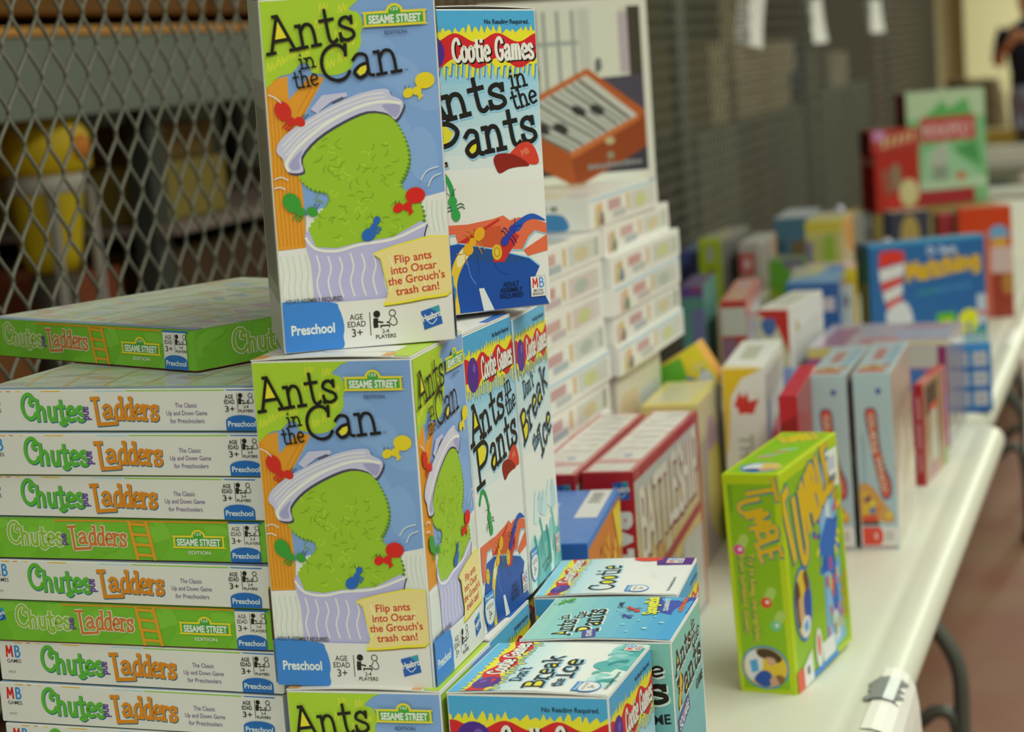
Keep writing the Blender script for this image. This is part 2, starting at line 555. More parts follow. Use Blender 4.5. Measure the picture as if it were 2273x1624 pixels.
def street_sign(a, x0, y0, x1, y1, k=1.0, sub=True, subc='2c3350', rot=0.0):
    w, h = x1 - x0, y1 - y0
    cx = x0 + w * .5
    a.ell('e3d332', cx, y0 + h * .1, w * .145, h * .58)
    r = h * .12
    a.blob('e3d332', [(x0, y0 + r), (x0 + r, y0), (x1 - r, y0), (x1, y0 + r), (x1, y1 - r), (x1 - r, y1), (x0 + r, y1), (x0, y1 - r)], 2)
    a.ell('4aa23c', cx, y0 + h * .06, w * .10, h * .38)
    b = h * .15
    a.rect('4aa23c', x0 + b, y0 + b, x1 - b, y1 - b)
    a.fit('dfe8d6', '123', cx, y0 - h * .12, w * .12, h * .28, 0, .02)
    a.fit('e6efe0', 'SESAME STREET', cx, y0 + h * .52, w * .86, h * .74, rot, .035)
    if sub:
        a.fit(subc, 'EDITION', cx, y1 + h * .42, w * .36, h * .34, 0, .01)


def maker_flag(a, p, txt=True):
    (x0, y0), (x1, y1), (x2, y2), (x3, y3) = p
    a.poly('2a5fae', p)
    a.poly('3f9aa8', [((x0 + x1) / 2, (y0 + y1) / 2), (x1, y1), ((x1 + x2) / 2, (y1 + y2) / 2)])
    cx, cy = (x0 + x1 + x2 + x3) / 4, (y0 + y1 + y2 + y3) / 4
    w, h = math.hypot(x1 - x0, y1 - y0), math.hypot(x3 - x0, y3 - y0)
    rot = math.atan2(y1 - y0, x1 - x0)
    a.fit('e9edf0', 'Hasbro', cx, cy - h * .10, w * 1.02, h * .46, rot, .03)
    a.curve('c4d6ea', h * .05, [(cx - w * .25, cy + h * .14), (cx, cy + h * .34), (cx + w * .27, cy + h * .08)])


def small_ant(a, c, head, mid, tail, rt, legs=1):
    d = '3a1d12' if c in ('cf2f22',) else '2b2a18'
    (hx, hy), (mx, my), (tx, ty) = head, mid, tail
    nx, ny = hy - ty, tx - hx
    L = math.hypot(nx, ny)
    nx, ny = nx / L, ny / L
    if ny < 0:
        nx, ny = -nx, -ny
    for q in (-2.4, 0, 2.4):
        k = q / 5
        bx, by = mx + (hx - tx) * k * .25, my + (hy - ty) * k * .25
        a.curve(c, .9, [(bx, by), (bx + nx * 3 + q * .3, by + ny * 3), (bx + nx * 5.4 - .8, by + ny * 5.2)])
    a.curve(d, .35, [(hx, hy), (hx - nx * 3, hy - ny * 3.4), (hx - nx * 4 + .8, hy - ny * 5)])
    a.curve(d, .35, [(hx + 1, hy), (hx - nx * 3 + 2, hy - ny * 3.4), (hx - nx * 4 + 3.2, hy - ny * 4.6)])
    ang = math.atan2(hy - ty, hx - tx)
    a.ell(c, tx, ty, rt * 1.12, rt * .88, ang + .5)
    a.ell(c, mx, my, rt * .55, rt * .45, ang)
    a.ell(c, hx, hy, rt * .62, rt * .5, ang)


def age_box(a, x, y, k, c='2a2520'):
    a.text(c, 'AGE', x, y, 4.6 * k, .9, 0, .012)
    a.text(c, 'EDAD', x, y + 4.1 * k, 4.6 * k, .9, 0, .012)
    a.text(c, '3+', x, y + 9.0 * k, 6.6 * k, 1, 0, .008)


# --- trash can game, upright panel, 100 x 196
def art_can():
    a = Art(100, 196)
    a.rect('7ea3d2', 0, 0, 100, 196)
    for q in range(7):
        a.ell('86aad6', 60 + 7 * (q % 3) * 2, 30 + q * 12, 16, 9, .3 * q)
    trunk = [(0, 44), (12.9, 41.3), (12.7, 54.6), (26.2, 41.6), (34.1, 43.6), (19.8, 64.9), (16.3, 92.5), (16.7, 106.4), (17.1, 120), (16.2, 137.5), (-0.1, 138)]
    a.poly('e0992c', trunk)
    for q in range(7):
        a.curve('c8841f', .5, [(1 + q * 2.2, 48 + 3 * q), (1.4 + q * 2.1, 80), (.6 + q * 2.3, 110), (1.2 + q * 2.2, 136)])
    a.line('c8841f', .5, [(28, 46), (17, 62)])
    a.line('c8841f', .5, [(31, 46), (18, 66)])
    a.poly('e2e1d8', [(0, 138.2), (16.2, 137.5), (17.7, 119.7), (27, 115.8), (33.2, 117.2), (84.7, 114.2), (100, 111.4), (100, 170), (0, 170)])
    for q in range(5):
        a.curve('b6d8b4', .45, [(1 + q * 3.6, 141), (2.2 + q * 3.6, 152), (.8 + q * 3.6, 160), (1.8 + q * 3.6, 169)])
        a.curve('b6d8b4', .45, [(86 + q * 3, 116), (85.4 + q * 3, 124), (86.6 + q * 3, 134)])
    fol = [(-1, -1), (58.6, -1), (56.3, 2.2), (50.9, 6.9), (55.1, 8.6), (57.7, 11.9), (58.4, 17.3), (56.7, 20.6), (56.7, 25.3), (54.9, 29.4), (51.7, 33.4), (50.6, 38.2), (45.2, 41.6), (38.6, 42.6), (32.8, 41.6), (27, 40.3), (25.9, 36.2), (21.6, 34.8), (17.6, 38.2), (14.5, 40.3), (9.3, 41), (5.4, 43), (-1, 44.4)]
    a.blob('a9cc33', fol, 3)
    for x, y in ((4, 36), (10, 33), (16, 30), (24, 30), (31, 37), (38, 36), (45, 33), (50, 25), (52, 16), (47, 6), (36, 5), (33, 14), (40, 27), (44, 20)):
        a.curve('d3dc3c', .7, [(x - 2.4, y + 3), (x - 1.6, y - 2), (x - .4, y + 2.4), (x + .8, y - 2.4), (x + 1.6, y + 1.6), (x + 2.8, y - 2)])
    # can, bushy leaves spilling from it, lid
    bush = [(17.3, 88), (27, 75.8), (42.4, 67.5), (57.4, 62.6), (68.9, 64.5), (74, 73), (78, 82), (79, 92), (76, 100), (72.5, 106), (78, 111), (84, 117), (85, 127), (75.6, 136), (60, 140), (47.4, 141), (28.2, 141), (19.1, 136), (19, 128), (26, 119), (32, 113), (31, 107), (22, 104), (15.5, 97)]
    a.scallop('5f8a2c', [(x + 1.2, y + 1.4) for x, y in bush], 1.4)
    a.scallop('98c02e', bush, 1.5)
    rnd = random.Random(3)
    a.step = .15
    for q in range(90):
        x, y = rnd.uniform(24, 74), rnd.uniform(78, 134)
        t = rnd.uniform(0, 6.28)
        a.curve('7ea423' if q % 3 else 'b3d43f', .55, [(x - 2.2 * cos(t), y - 2.2 * sin(t)), (x + .8 * sin(t), y - .8 * cos(t)), (x + 2.2 * cos(t), y + 2.2 * sin(t))])
    a.step = 1.0
    can = [(16, 130.1), (18.6, 127.4), (22.1, 137.4), (34, 139), (47.5, 136.7), (67.7, 135), (84.6, 127), (88.3, 129.5), (85.8, 137.6), (83.1, 142.8), (79.3, 169.5), (19.4, 169.9), (18.9, 147.2), (16.3, 135.3)]
    a.poly('b9b6da', can)
    for q in range(9):
        x = 22 + q * 6.6
        a.curve('e4e3ee', .9, [(x, 142 + q % 3), (x + 1.4, 150), (x - .8, 158), (x + .9, 167)])
    a.curve('e6e5f0', 1.6, [(16.3, 131.6), (22, 138.5), (34, 140.5), (47.4, 138), (67.7, 136.1), (87.1, 129.1)])
    a.curve('2e2b3a', .7, [(88.3, 129.5), (86.6, 134), (85.8, 138.5)])
    lid = [(3.4, 82.6), (6.2, 76.4), (16.5, 69), (37.2, 58.9), (56, 53), (69.2, 51.8), (72.1, 55.7), (77.4, 58.4), (78.7, 62.1), (73.7, 69.3), (68.9, 65.5), (57.4, 63.6), (42.4, 68.5), (27, 76.8), (17.3, 86.6), (18, 94.6), (9.8, 94.7), (7.1, 90.5), (6.8, 87.1)]
    a.blob('49475e', [(x + .9, y + 1.2) for x, y in lid], 3)
    a.poly('c3c3dd', [(24.7, 60.5), (31.8, 53.2), (45.8, 52.4), (46.7, 54.5), (36.3, 57.4), (28.2, 63)])
    a.poly('5b5a73', [(37, 57), (43.6, 54.6), (44.6, 55.8), (38, 58)])
    a.blob('c6c6e0', lid, 3)
    for dy in (0, 2.4, 5.2):
        a.curve('dfdfee', .8, [(6.8 + dy * .4, 80 + dy), (20, 69.5 + dy), (38, 60.5 + dy), (56, 55 + dy), (68, 54 + dy)])
    a.blob('a3a2c6', [(66.4, 60.6), (76.6, 61.4), (74, 68), (69, 64.4)], 3)
    a.blob('a3a2c6', [(10.6, 89.5), (18.6, 82.4), (15.8, 88), (16.2, 92.8), (11.6, 93.4)], 3)
    a.curve('e9e9f3', 1.7, [(9.6, 94), (8.8, 89.1), (17, 80), (33.5, 68.9), (51.7, 61.2), (66.4, 58.8), (77.4, 60.4)])
    small_ant(a, 'cf2f22', (18.1, 67), (13, 66.3), (8.7, 60.5), 5.2)
    small_ant(a, 'e6cf28', (81.9, 54.9), (87.1, 53.9), (92.1, 48.5), 5.2)
    small_ant(a, '3f9a36', (21.4, 117.4), (14.7, 116.8), (10, 111.7), 5.4)
    small_ant(a, 'd5281f', (71.7, 118.8), (77.1, 118.3), (82.2, 112.4), 5.2)
    small_ant(a, '2c66b4', (58.6, 125), (56.4, 128.6), (53.4, 132.6), 4)
    for p in ([(1, 51), (5, 53), (8, 56)], [(1, 98), (5, 97), (9, 99)], [(.6, 103), (4, 102.6), (7, 104)], [(86, 104), (90, 99), (97, 97)], [(90, 108), (93, 103), (98, 101)]):
        a.curve('d8dde6', .7, p)
    # bottom strip
    a.rect('dfddd2', 0, 169.4, 100, 196)
    a.blob('3f83cc', [(-6, 169.2), (28, 169.2), (33, 173.5), (35.2, 182.3), (34.4, 189), (31, 197), (-6, 198)], 4)
    a.fit('e3ecf2', 'Preschool', 16.9, 183.6, 25.5, 7.8, 0, .028)
    a.fit('4a4538', 'ADULT ASSEMBLY REQUIRED.', 18.8, 167.2, 34, 3.6, 0, .012)
    age_box(a, 42.6, 178.7, 1.0)
    a.line('3a352e', .5, [(50.6, 176.6), (50.6, 190)])
    players(a, 59.4, 181.6, 1.1)
    a.text('3a352e', '2-4', 59.4, 188.0, 3.2, 1, 0, .01)
    a.text('3a352e', 'PLAYERS', 59.4, 191.0, 3.2, 1, 0, .015)
    maker_flag(a, [(80.9, 178.6), (92, 175.6), (93.6, 186.4), (82.5, 189.4)])
    a.blob('8d7c3a', [(58.4, 143.4), (100, 138), (101, 168), (84.6, 172.3), (61.6, 174.2), (60.6, 172.6), (63.2, 166), (61.4, 156), (60, 148)], 3)
    a.blob('e9dd3a', [(57.5, 142.3), (101, 136.4), (101.5, 167.2), (84.6, 171.4), (61, 173.5), (59.8, 172), (62.5, 165.6), (60.6, 155.2), (59.2, 147)], 3)
    a.blob('f2d58a', [(58.2, 142.9), (101, 137.2), (101.5, 166), (84.6, 169.8), (61.4, 172), (63.3, 165.6), (61.4, 155.2), (60, 147)], 3)
    for q in range(5):
        a.curve('f7e4ae', 1.0, [(64 + 7 * q, 145 + q), (67 + 6 * q, 156), (63 + 7 * q, 166)])
    for t, x, y, wd in (('Flip ants', 78.4, 147.0, 22), ('into Oscar', 78.6, 153.0, 27.5), ("the Grouch's", 79.6, 159.0, 34), ('trash can!', 79.8, 165.2, 26)):
        a.fit('c8402f', t, x, y, wd, 6.4, -.07, .018)
    # title
    k = 1.5
    a.hand(BLK, 'Ants', 4.2, 29.0, 54.0, 23.2, 12.9, 1.9, True, 'e3d72f')
    a.hand(BLK, 'in', 20.4, 38.2, 29.6, 37.2, 5.6, 1.0)
    a.hand(BLK, 'the', 16.4, 48.8, 30.6, 47.2, 6.2, 1.0)
    a.hand(BLK, 'C', 32.2, 46.6, 50.0, 45.2, 13.0, 2.0)
    a.hand(BLK, 'an', 50.2, 45.4, 79.0, 42.6, 13.2, 1.85, True, 'e3d72f')
    a.text(BLK, 'TM', 81.5, 42, 1.7)
    street_sign(a, 59, 9, 94.6, 17.3)
    return a


# --- header shared by the bug series: sky, yellow dashes, red wave
def bug_header(a, W, y0, k, nrr=True, seed=1, lettering=True):
    """k scales heights; header covers about 40*k units under y0"""
    rnd = random.Random(seed)
    top = []
    x = -2.0
    while x < W + 4:
        d = rnd.uniform(1.5, 4.5)
        top += [(x, y0 + (14.5 + rnd.uniform(-1, 1)) * k), (x + d, y0 + rnd.uniform(8.6, 12.5) * k), (x + d + 1.4, y0 + rnd.uniform(10, 13.5) * k)]
        x += d + rnd.uniform(1.8, 3.2)
    bot = []
    x = W + 2.0
    while x > -4:
        d = rnd.uniform(2.0, 4.0)
        bot += [(x, y0 + rnd.uniform(33, 38) * k), (x - d * .4, y0 + rnd.uniform(38.5, 45) * k), (x - d, y0 + rnd.uniform(39, 44) * k), (x - d * .7, y0 + rnd.uniform(35, 37) * k)]
        x -= d + rnd.uniform(1.0, 2.2)
    a.poly('3f86b4', [(p[0] + .9, p[1] + 1.1 * k) for p in top + bot])
    a.poly('e2d92c', top + bot)
    n = 44
    wv = lambda t: 2.9 * cos((t - 68.7) / 33.6 * 2 * pi)
    up = [(W * i / n, y0 + (17.6 - wv(100.0 * i / n)) * k) for i in range(n + 1)]
    dn = [(W * i / n, y0 + (34.2 - 3.4 * cos((100.0 * i / n - 68.7) / 33.6 * 2 * pi)) * k) for i in range(n, -1, -1)]
    a.poly('cc2227', up + dn)
    a.ell('4d2a86', W * .15, y0 + 27 * k, W * .115, 11.5 * k, .2)
    a.ell('7350a8', W * .18, y0 + 23 * k, W * .03, 3 * k, .2)
    if lettering:
        for col, dx, wt in ((BLK, .9, 3.1 * k ** .5), ('e4e1d3', 0, 2.3 * k ** .5)):
            a.hand(col, 'Cootie', W * .325, y0 + 33.0 * k, W * .622, y0 + 32.6 * k, 9.4 * k, wt, False, None, dx * W / 100, dx * .8 * k)
            a.hand(col, 'Games', W * .668, y0 + 32.4 * k, W * .975, y0 + 31.6 * k, 9.4 * k, wt, False, None, dx * W / 100, dx * .8 * k)
    if nrr:
        a.fit('1f2c3a', 'No Reading Required.', W * .77, y0 + 7.2 * k, W * .36, 4.2 * k, 0, .018)


def sky(a, W, y0, y1, c0, c1, n=10):
    for i in range(n):
        t = i / (n - 1)
        c = ''.join('%02x' % int(int(c0[j:j + 2], 16) * (1 - t) + int(c1[j:j + 2], 16) * t) for j in (0, 2, 4))
        a.rect(c, 0, y0 + (y1 - y0) * i / n, W, y0 + (y1 - y0) * (i + 1) / n + .05)


def big_hand(a, t, x0, y0, x1, y1, size, wt, fillc=None, sh='8fc4e0', serif=True, jig=.04):
    a.hand(sh, t, x0, y0, x1, y1, size, wt * 1.15, serif, None, .9, 1.1, jig)
    a.hand(BLK, t, x0, y0, x1, y1, size, wt, serif, fillc, 0, 0, jig)


def mb_badge(a, x, y, w, h):
    a.rect('8a8c90', x, y, x + w, y + h)
    a.rect('e2e0d6', x + .3, y + .3, x + w - .3, y + h - .3)
    a.hand('d0342c', 'M', x + w * .12, y + h * .55, x + w * .5, y + h * .55, h * .29, w * .085, False)
    a.hand('3f8fd0', 'B', x + w * .56, y + h * .55, x + w * .88, y + h * .55, h * .29, w * .085, False)
    a.fit('26241f', 'MILTON', x + w * .5, y + h * .7, w * .62, h * .18, 0, .02)
    a.fit('26241f', 'BRADLEY', x + w * .5, y + h * .86, w * .76, h * .18, 0, .02)


def age_tab(a, x, y, w, h):
    a.rect('3f86c4', x, y, x + w, y + h * .26)
    a.fit('dfe8ee', 'Preschool', x + w * .5, y + h * .13, w * .8, h * .15, 0, .02)
    a.blob('3f86c4', [(x, y + h * .26), (x + w, y + h * .26), (x + w, y + h * .8), (x + w * .5, y + h * 1.02), (x, y + h * .8)], 3)
    a.blob('e2e0d6', [(x + w * .06, y + h * .28), (x + w * .94, y + h * .28), (x + w * .92, y + h * .77), (x + w * .5, y + h * .97), (x + w * .08, y + h * .77)], 3)
    a.fit('3a3832', 'AGE/EDAD', x + w * .5, y + h * .41, w * .8, h * .17, 0, .0)
    a.text('26241f', '3+', x + w * .5, y + h * .67, h * .36, .8, 0, .015)


def ball_ant(a, c, d, h, m, t, r):
    """toy ant of three balls"""
    ang = math.atan2(t[1] - h[1], t[0] - h[0])
    px, py = -sin(ang), cos(ang)
    for s in (-1, 1):
        for q in (.25, .75):
            bx, by = h[0] + (t[0] - h[0]) * (.3 + q * .5), h[1] + (t[1] - h[1]) * (.3 + q * .5)
            a.curve(d, .7, [(bx, by), (bx + s * px * r * 1.5, by + s * py * r * 1.5 - 1), (bx + s * px * r * 2.4, by + s * py * r * 2.4 + 1)])
        a.curve(d, .45, [h, (h[0] - cos(ang) * r * 1.5 + s * px * r * .5, h[1] - sin(ang) * r * 1.5 + s * py * r * .5), (h[0] - cos(ang) * r * 2.2 + s * px * r * 1.4, h[1] - sin(ang) * r * 2.2 + s * py * r * 1.4)])
    a.ell(c, t[0], t[1], r * 1.25, r * 1.0, ang)
    a.ell(c, m[0], m[1], r * .75, r * .7, ang)
    a.ell(c, h[0], h[1], r, r)


def art_pants():
    a = Art(100, 196)
    a.rect('4ba3cd', 0, 0, 100, 20)
    sky(a, 100, 20, 112, '7fbfdc', 'dfe3da')
    a.rect('e0e0d5', 0, 112, 100, 196)
    bug_header(a, 100, 0, 1.0, True, 4)
    big_hand(a, 'A', 4, 71.5, 26, 68.7, 15.5, 3.3, 'dfd62c')
    big_hand(a, 'nts', 25, 70.5, 74.0, 62.5, 15.4, 3.3, 'dfd62c')
    big_hand(a, 'in', 77.5, 51.5, 91, 49.5, 8.4, 1.7)
    big_hand(a, 'the', 78.5, 65.5, 99, 60.5, 8.2, 1.7)
    big_hand(a, 'P', 9, 101, 36, 98, 17.5, 3.4, 'dfd62c')
    big_hand(a, 'ants', 38.5, 95.5, 97, 86, 16.4, 3.3, 'dfd62c')
    # arched leap track, cap, shirt, trousers
    a.curve('2f9a4c', 3.4, [(8, 112), (14, 104.5), (20, 106), (24.5, 113), (26, 120)])
    cap = [(73, 96), (77, 91), (82.5, 87.6), (89, 87), (94, 91), (96.8, 98.6), (95, 102), (86, 101)]
    a.blob('d0402c', cap, 4)
    a.blob('8c2318', [(59.9, 97.6), (61.5, 94.8), (66, 93.6), (75.2, 94.4), (84, 98.4), (88.6, 102.6), (80, 103), (72, 104), (64.2, 106.6), (61, 102)], 4)
    a.text('e07a5c', 'MB', 85.6, 93.2, 5.4, .9, -.35, .04)
    shirt = [(3, 152), (4, 139), (22.1, 138.4), (36, 138.6), (56, 136.4), (64.8, 134.4), (70, 138), (77.2, 136.5), (88, 137.9), (99.8, 141.5), (101, 149), (90.1, 146), (84.6, 149.8), (79, 158), (29, 153), (26, 144.5), (16, 145), (12, 152), (9, 163), (4, 163)]
    a.poly('8fc9e6', [(x + 1, y + 1) for x, y in shirt])
    a.poly('dd6b45', shirt)
    a.poly('c9552f', [(40, 142), (62, 141), (66, 154), (47, 155)])
    a.poly('dd6b45', [(100.5, 149), (80, 158.2), (83.4, 162.5), (100.5, 159.8)])
    a.poly('c23024', [(10, 157), (61.2, 136.2), (62, 137.6), (11, 161)])
    pants = [(8, 165), (13, 152), (28.3, 150.8), (54.5, 156.2), (84.1, 164.2), (92.3, 170.3), (88.6, 176.1), (99, 196.4), (6, 196.4), (2, 180)]
    a.poly('8fc9e6', [(x + 1, y - .6) for x, y in pants[:6]] + [(50, 170)])
    a.poly('1f4f9e', pants)
    a.poly('264f86', [(28, 152), (54, 157), (84, 165), (60, 166), (30, 160)])
    a.line('173c7c', .6, [(42, 158), (43, 172)])
    a.curve('173c7c', .6, [(55, 163), (58, 170), (66, 174)])
    a.curve('5c8fd0', .6, [(34, 162), (36, 172), (40, 178)])
    a.poly('dfe2dc', [(42, 181), (46, 181), (53.6, 196.4), (45, 196.4)])
    strap = [(31.5, 153.2), (37.2, 156.4), (30.6, 164.9), (25.8, 173.5), (24.7, 182.4), (26, 196.4), (20.6, 196.4), (19.6, 180), (22.5, 164.4)]
    a.blob('e2c034', strap, 3)
    a.blob('eadf9c', [(31.5, 153.4), (36.6, 156.4), (31, 163.5), (26.5, 166), (26, 160)], 3)
    a.blob('2558ae', [(70.4, 142.9), (80.9, 136.3), (90, 134.8), (99.7, 140.1), (89.8, 138.3), (82.4, 140), (76.7, 145.7)], 3)
    a.poly('c4322a', [(54.8, 164.6), (55, 160.3), (72.9, 146.3), (77.2, 148.7), (63.5, 165.1)])
    for x, y in ((58.1, 158.3), (13.5, 160.5)):
        a.ell('dcb62c', x, y, 4.0, 5.2)
        a.ell('a8811c', x, y, 2.4, 3.2)
        a.ell('e0c23c', x, y, 1.8, 2.5)
    ball_ant(a, '37a04c', '24613a', (25.3, 123), (26.2, 127.2), (27.3, 131.8), 3.4)
    ball_ant(a, 'e2aa24', 'c58f1c', (35.3, 154.8), (38.9, 150.3), (44.7, 145.4), 3.9)
    ball_ant(a, '2d3f9c', '222b66', (71.9, 144.1), (68.8, 147.4), (65, 151.3), 3.0)
    for t, y in (('ADULT', 180), ('ASSEMBLY', 183.8), ('REQUIRED', 187.6)):
        a.text('14233f', t, 67.9, y, 4.4, .92, 0, .012)
    age_tab(a, 3, 171, 19, 22)
    mb_badge(a, 83.6, 176.6, 12.4, 13.8)
    return a


def art_ice(short=False):
    H = 110 if short else 196
    a = Art(100, H)
    k = .8 if short else 1.0
    a.rect('5fb0d4', 0, 0, 100, 20 * k)
    sky(a, 100, 18 * k, H * .55, 'a4d2e2', 'e2e5dd')
    a.rect('e0e3dc', 0, H * .55, 100, H)
    rnd = random.Random(5)
    # ice water
    for q in range(9):
        a.ell(['b4dad2', '8fcac4', '6fb8b4', '57aaa8', '7cc0b8'][q % 5], 16 + q * 10 + (10 if short else 0), H * (.90 + .05 * (q % 3)), 15, H * .10, .5 * q, 18)
    for q in range(11):
        x = q * 9.5 + (26 if short else -3)
        h = rnd.uniform(.08, .2) * H
        a.poly(rnd.choice(['a9d6cc', '6fb8b4', 'c2e0d6', '4fa8a6', 'd4e6de']), [(x, H), (x + 2, H - h * .5), (x + 5, H - h), (x + 7, H - h * .6), (x + 13, H - h * .4), (x + 14, H)])
    for q in range(4):
        x = 30 + q * 19
        s = H * (.11 if short else .15)
        y = H * (.96 - .05 * (q % 2))
        a.blob(['3f9d94', '5fb0a4', '2f8f8c', '7cc4bb'][q], [(x, y), (x - 3, y - s * .6), (x - 9, y - s), (x - 13, y - s * .9), (x - 10, y - s * .75), (x - 7, y - s * .4), (x - 7, y)], 3)
    if not short:
        for q in range(5):
            a.blob(['cfe2de', 'b4d2d8', 'c4dcd8'][q % 3], [(20 + 14 * q, 150 - 7 * (q % 2)), (26 + 14 * q, 132), (33 + 14 * q, 128 + 4 * (q % 3)), (37 + 14 * q, 150)], 2)
    bug_header(a, 100, 0, k, not short, 9)
    if short:
        big_hand(a, "Don't", 18, 44, 45, 43, 4.8, 1.2, None)
        big_hand(a, 'Break', 6, 63, 70, 59, 8.6, 2.1, 'dfd62c', jig=.06)
        big_hand(a, 'the', 10, 75, 24, 74, 4.4, 1.2, None)
        big_hand(a, 'Ice', 27, 77, 64, 75, 9.2, 2.1, 'dfd62c')
        a.fit('26333c', 'No Reading Required.', 26, 106, 34, 3.6, 0, .012)
        mb_badge(a, 85, 96, 13, 12)
        age_tab(a, 3, 84, 17, 18)
    else:
        big_hand(a, "Don't", 16, 58, 48, 54, 7.8, 1.6, None)
        big_hand(a, 'Break', 6, 90, 92, 60, 14.5, 3.0, 'dfd62c', jig=.1)
        big_hand(a, 'the', 34, 100, 56, 94, 7.0, 1.6, None)
        big_hand(a, 'Ice', 58, 108, 96, 92, 14.5, 3.0, 'dfd62c')
        age_tab(a, 2, 166, 20, 24)
        a.fit('3d6a68', 'ADULT ASSEMBLY', 48, 184, 26, 4, -.1, .012)
        a.fit('3d6a68', 'REQUIRED', 50, 188.6, 18, 4, -.1, .012)
        mb_badge(a, 82, 172, 13, 15)
    return a


def art_bugtop():
    a = Art(100, 112)
    sky(a, 100, 0, 60, '8ec7e2', 'dfe4df')
    a.rect('e1e2da', 0, 60, 100, 112)
    bug_header(a, 100, 0, .62, False, 12)
    big_hand(a, 'Cootie', 8, 60, 78, 55, 12.5, 2.2, 'dfd62c')
    a.poly('5a2a80', [(78, 84), (100, 80), (100, 112), (80, 112)])
    a.ell('d9452f', 96, 74, 7, 12)
    mb_badge(a, 84, 90, 14, 14)
    age_tab(a, 4, 70, 16, 18)
    a.fit('26333c', 'No Reading Required.', 26, 104, 36, 3.6, 0, .012)
    return a


def art_bugfront():
    """front of the other bug carton: header above, plain below"""
    a = Art(100, 196)
    a.rect('4ba3cd', 0, 0, 100, 20)
    sky(a, 100, 20, 120, '8ec7e2', 'e0e3dc')
    a.rect('e0e0d8', 0, 120, 100, 196)
    bug_header(a, 100, 0, 1.0, True, 21)
    big_hand(a, 'Cootie', 6, 80, 95, 74, 18, 3.8, 'dfd62c')
    return a


def art_seatop():
    a = Art(100, 112)
    for i in range(10):
        t = i / 9
        c = '%02x%02x%02x' % (int(150 - 75 * t), int(205 - 45 * t), int(190 + 15 * t))
        a.rect(c, 0, 112 * i / 10, 100, 112 * (i + 1) / 10 + .1)
    a.ell('3f55a8', 84, 96, 30, 17, -.4)
    a.rect('3d52a4', 60, 104, 101, 113)
    big_hand(a, 'Ants', 8, 35, 44, 31, 8.8, 2.1, 'dfe03c', 'd7ead8')
    big_hand(a, 'in', 46, 24, 56, 22, 5.4, 1.1, None, 'd7ead8')
    big_hand(a, 'the', 47, 36, 63, 34, 5.4, 1.1, None, 'd7ead8')
    big_hand(a, 'Pants', 16, 54, 68, 48, 10.4, 2.4, 'dfe03c', 'd7ead8')
    a.poly('4a4a90', [(0, 46), (18, 42), (20, 52), (2, 56)])
    a.fit('dfe3ee', 'SQUARE', 10, 49, 15, 5.6, -.2, .03)
    a.fit('2c3450', 'GAME', 78, 57, 15, 6, -.1, .01)
    ball_ant(a, '4aa838', '2f6a28', (86, 8), (90, 11), (94, 14), 2.6)
    ball_ant(a, 'd8402c', '7c2a20', (70, 66), (67, 69), (63, 73), 2.4)
    ball_ant(a, '4a4aa0', '2d2d66', (52, 66), (50, 69), (47, 71), 1.8)
    for x, y, r in ((64, 58, 1.2), (60, 62, .9), (30, 70, 1.6), (40, 80, 1.2), (22, 88, 2), (14, 76, 1.3), (36, 98, 1.8), (50, 90, 1.2)):
        a.ell('a9dcd8', x, y, r, r)
    for col, d in (('3a4a8c', .6), ('dfe03c', 0)):
        a.hand(col, 'SpongeBob', 55 + d, 89 + d, 97 + d, 83 + d, 6.2, 2.0, False)
    a.fit('dfe6ee', 'SQUAREPANTS', 78, 93, 30, 5.0, -.12, .03)
    a.fit('e06a2a', 'nickelodeon', 80, 105, 34, 6, -.05, .03)
    return a


def art_seafront():
    a = Art(100, 196)
    for i in range(10):
        t = i / 9
        c = '%02x%02x%02x' % (int(130 - 50 * t), int(195 - 45 * t), int(178 + 15 * t))
        a.rect(c, 0, 196 * i / 10, 100, 196 * (i + 1) / 10 + .1)
    big_hand(a, 'Ants', 8, 24, 64, 19, 8.8, 2.8, 'dfe03c', 'd7ead8')
    big_hand(a, 'in', 68, 12, 80, 11, 5.0, 1.4, None, 'd7ead8')
    big_hand(a, 'the', 66, 24, 95, 21, 6.4, 1.6, None, 'd7ead8')
    big_hand(a, 'Pants', 12, 46, 97, 38, 11.0, 3.3, 'dfe03c', 'd7ead8')
    a.fit('1f2622', 'GAME', 85, 50, 25, 9, -.06, .02)
    a.poly('4a4a90', [(4, 52), (44, 46), (47, 57), (6, 63)])
    a.fit('dfe3ee', 'SQUARE', 26, 55, 34, 9, -.16, .03)
    for col, d in (('c9d83a', 0),):
        a.curve(col, 1.2, [(10, 90), (20, 80), (30, 86), (24, 98), (12, 96)])
        a.curve(col, 1.2, [(70, 130), (82, 122), (90, 130), (84, 142), (72, 140)])
    ball_ant(a, 'e2aa24', 'c58f1c', (20, 30), (18, 36), (14, 42), 4)
    for q in range(10):
        a.ell('a9dcd8', 10 + (q * 37) % 84, 160 + (q * 23) % 34, 2 + q % 3, 2 + q % 3)
    return a


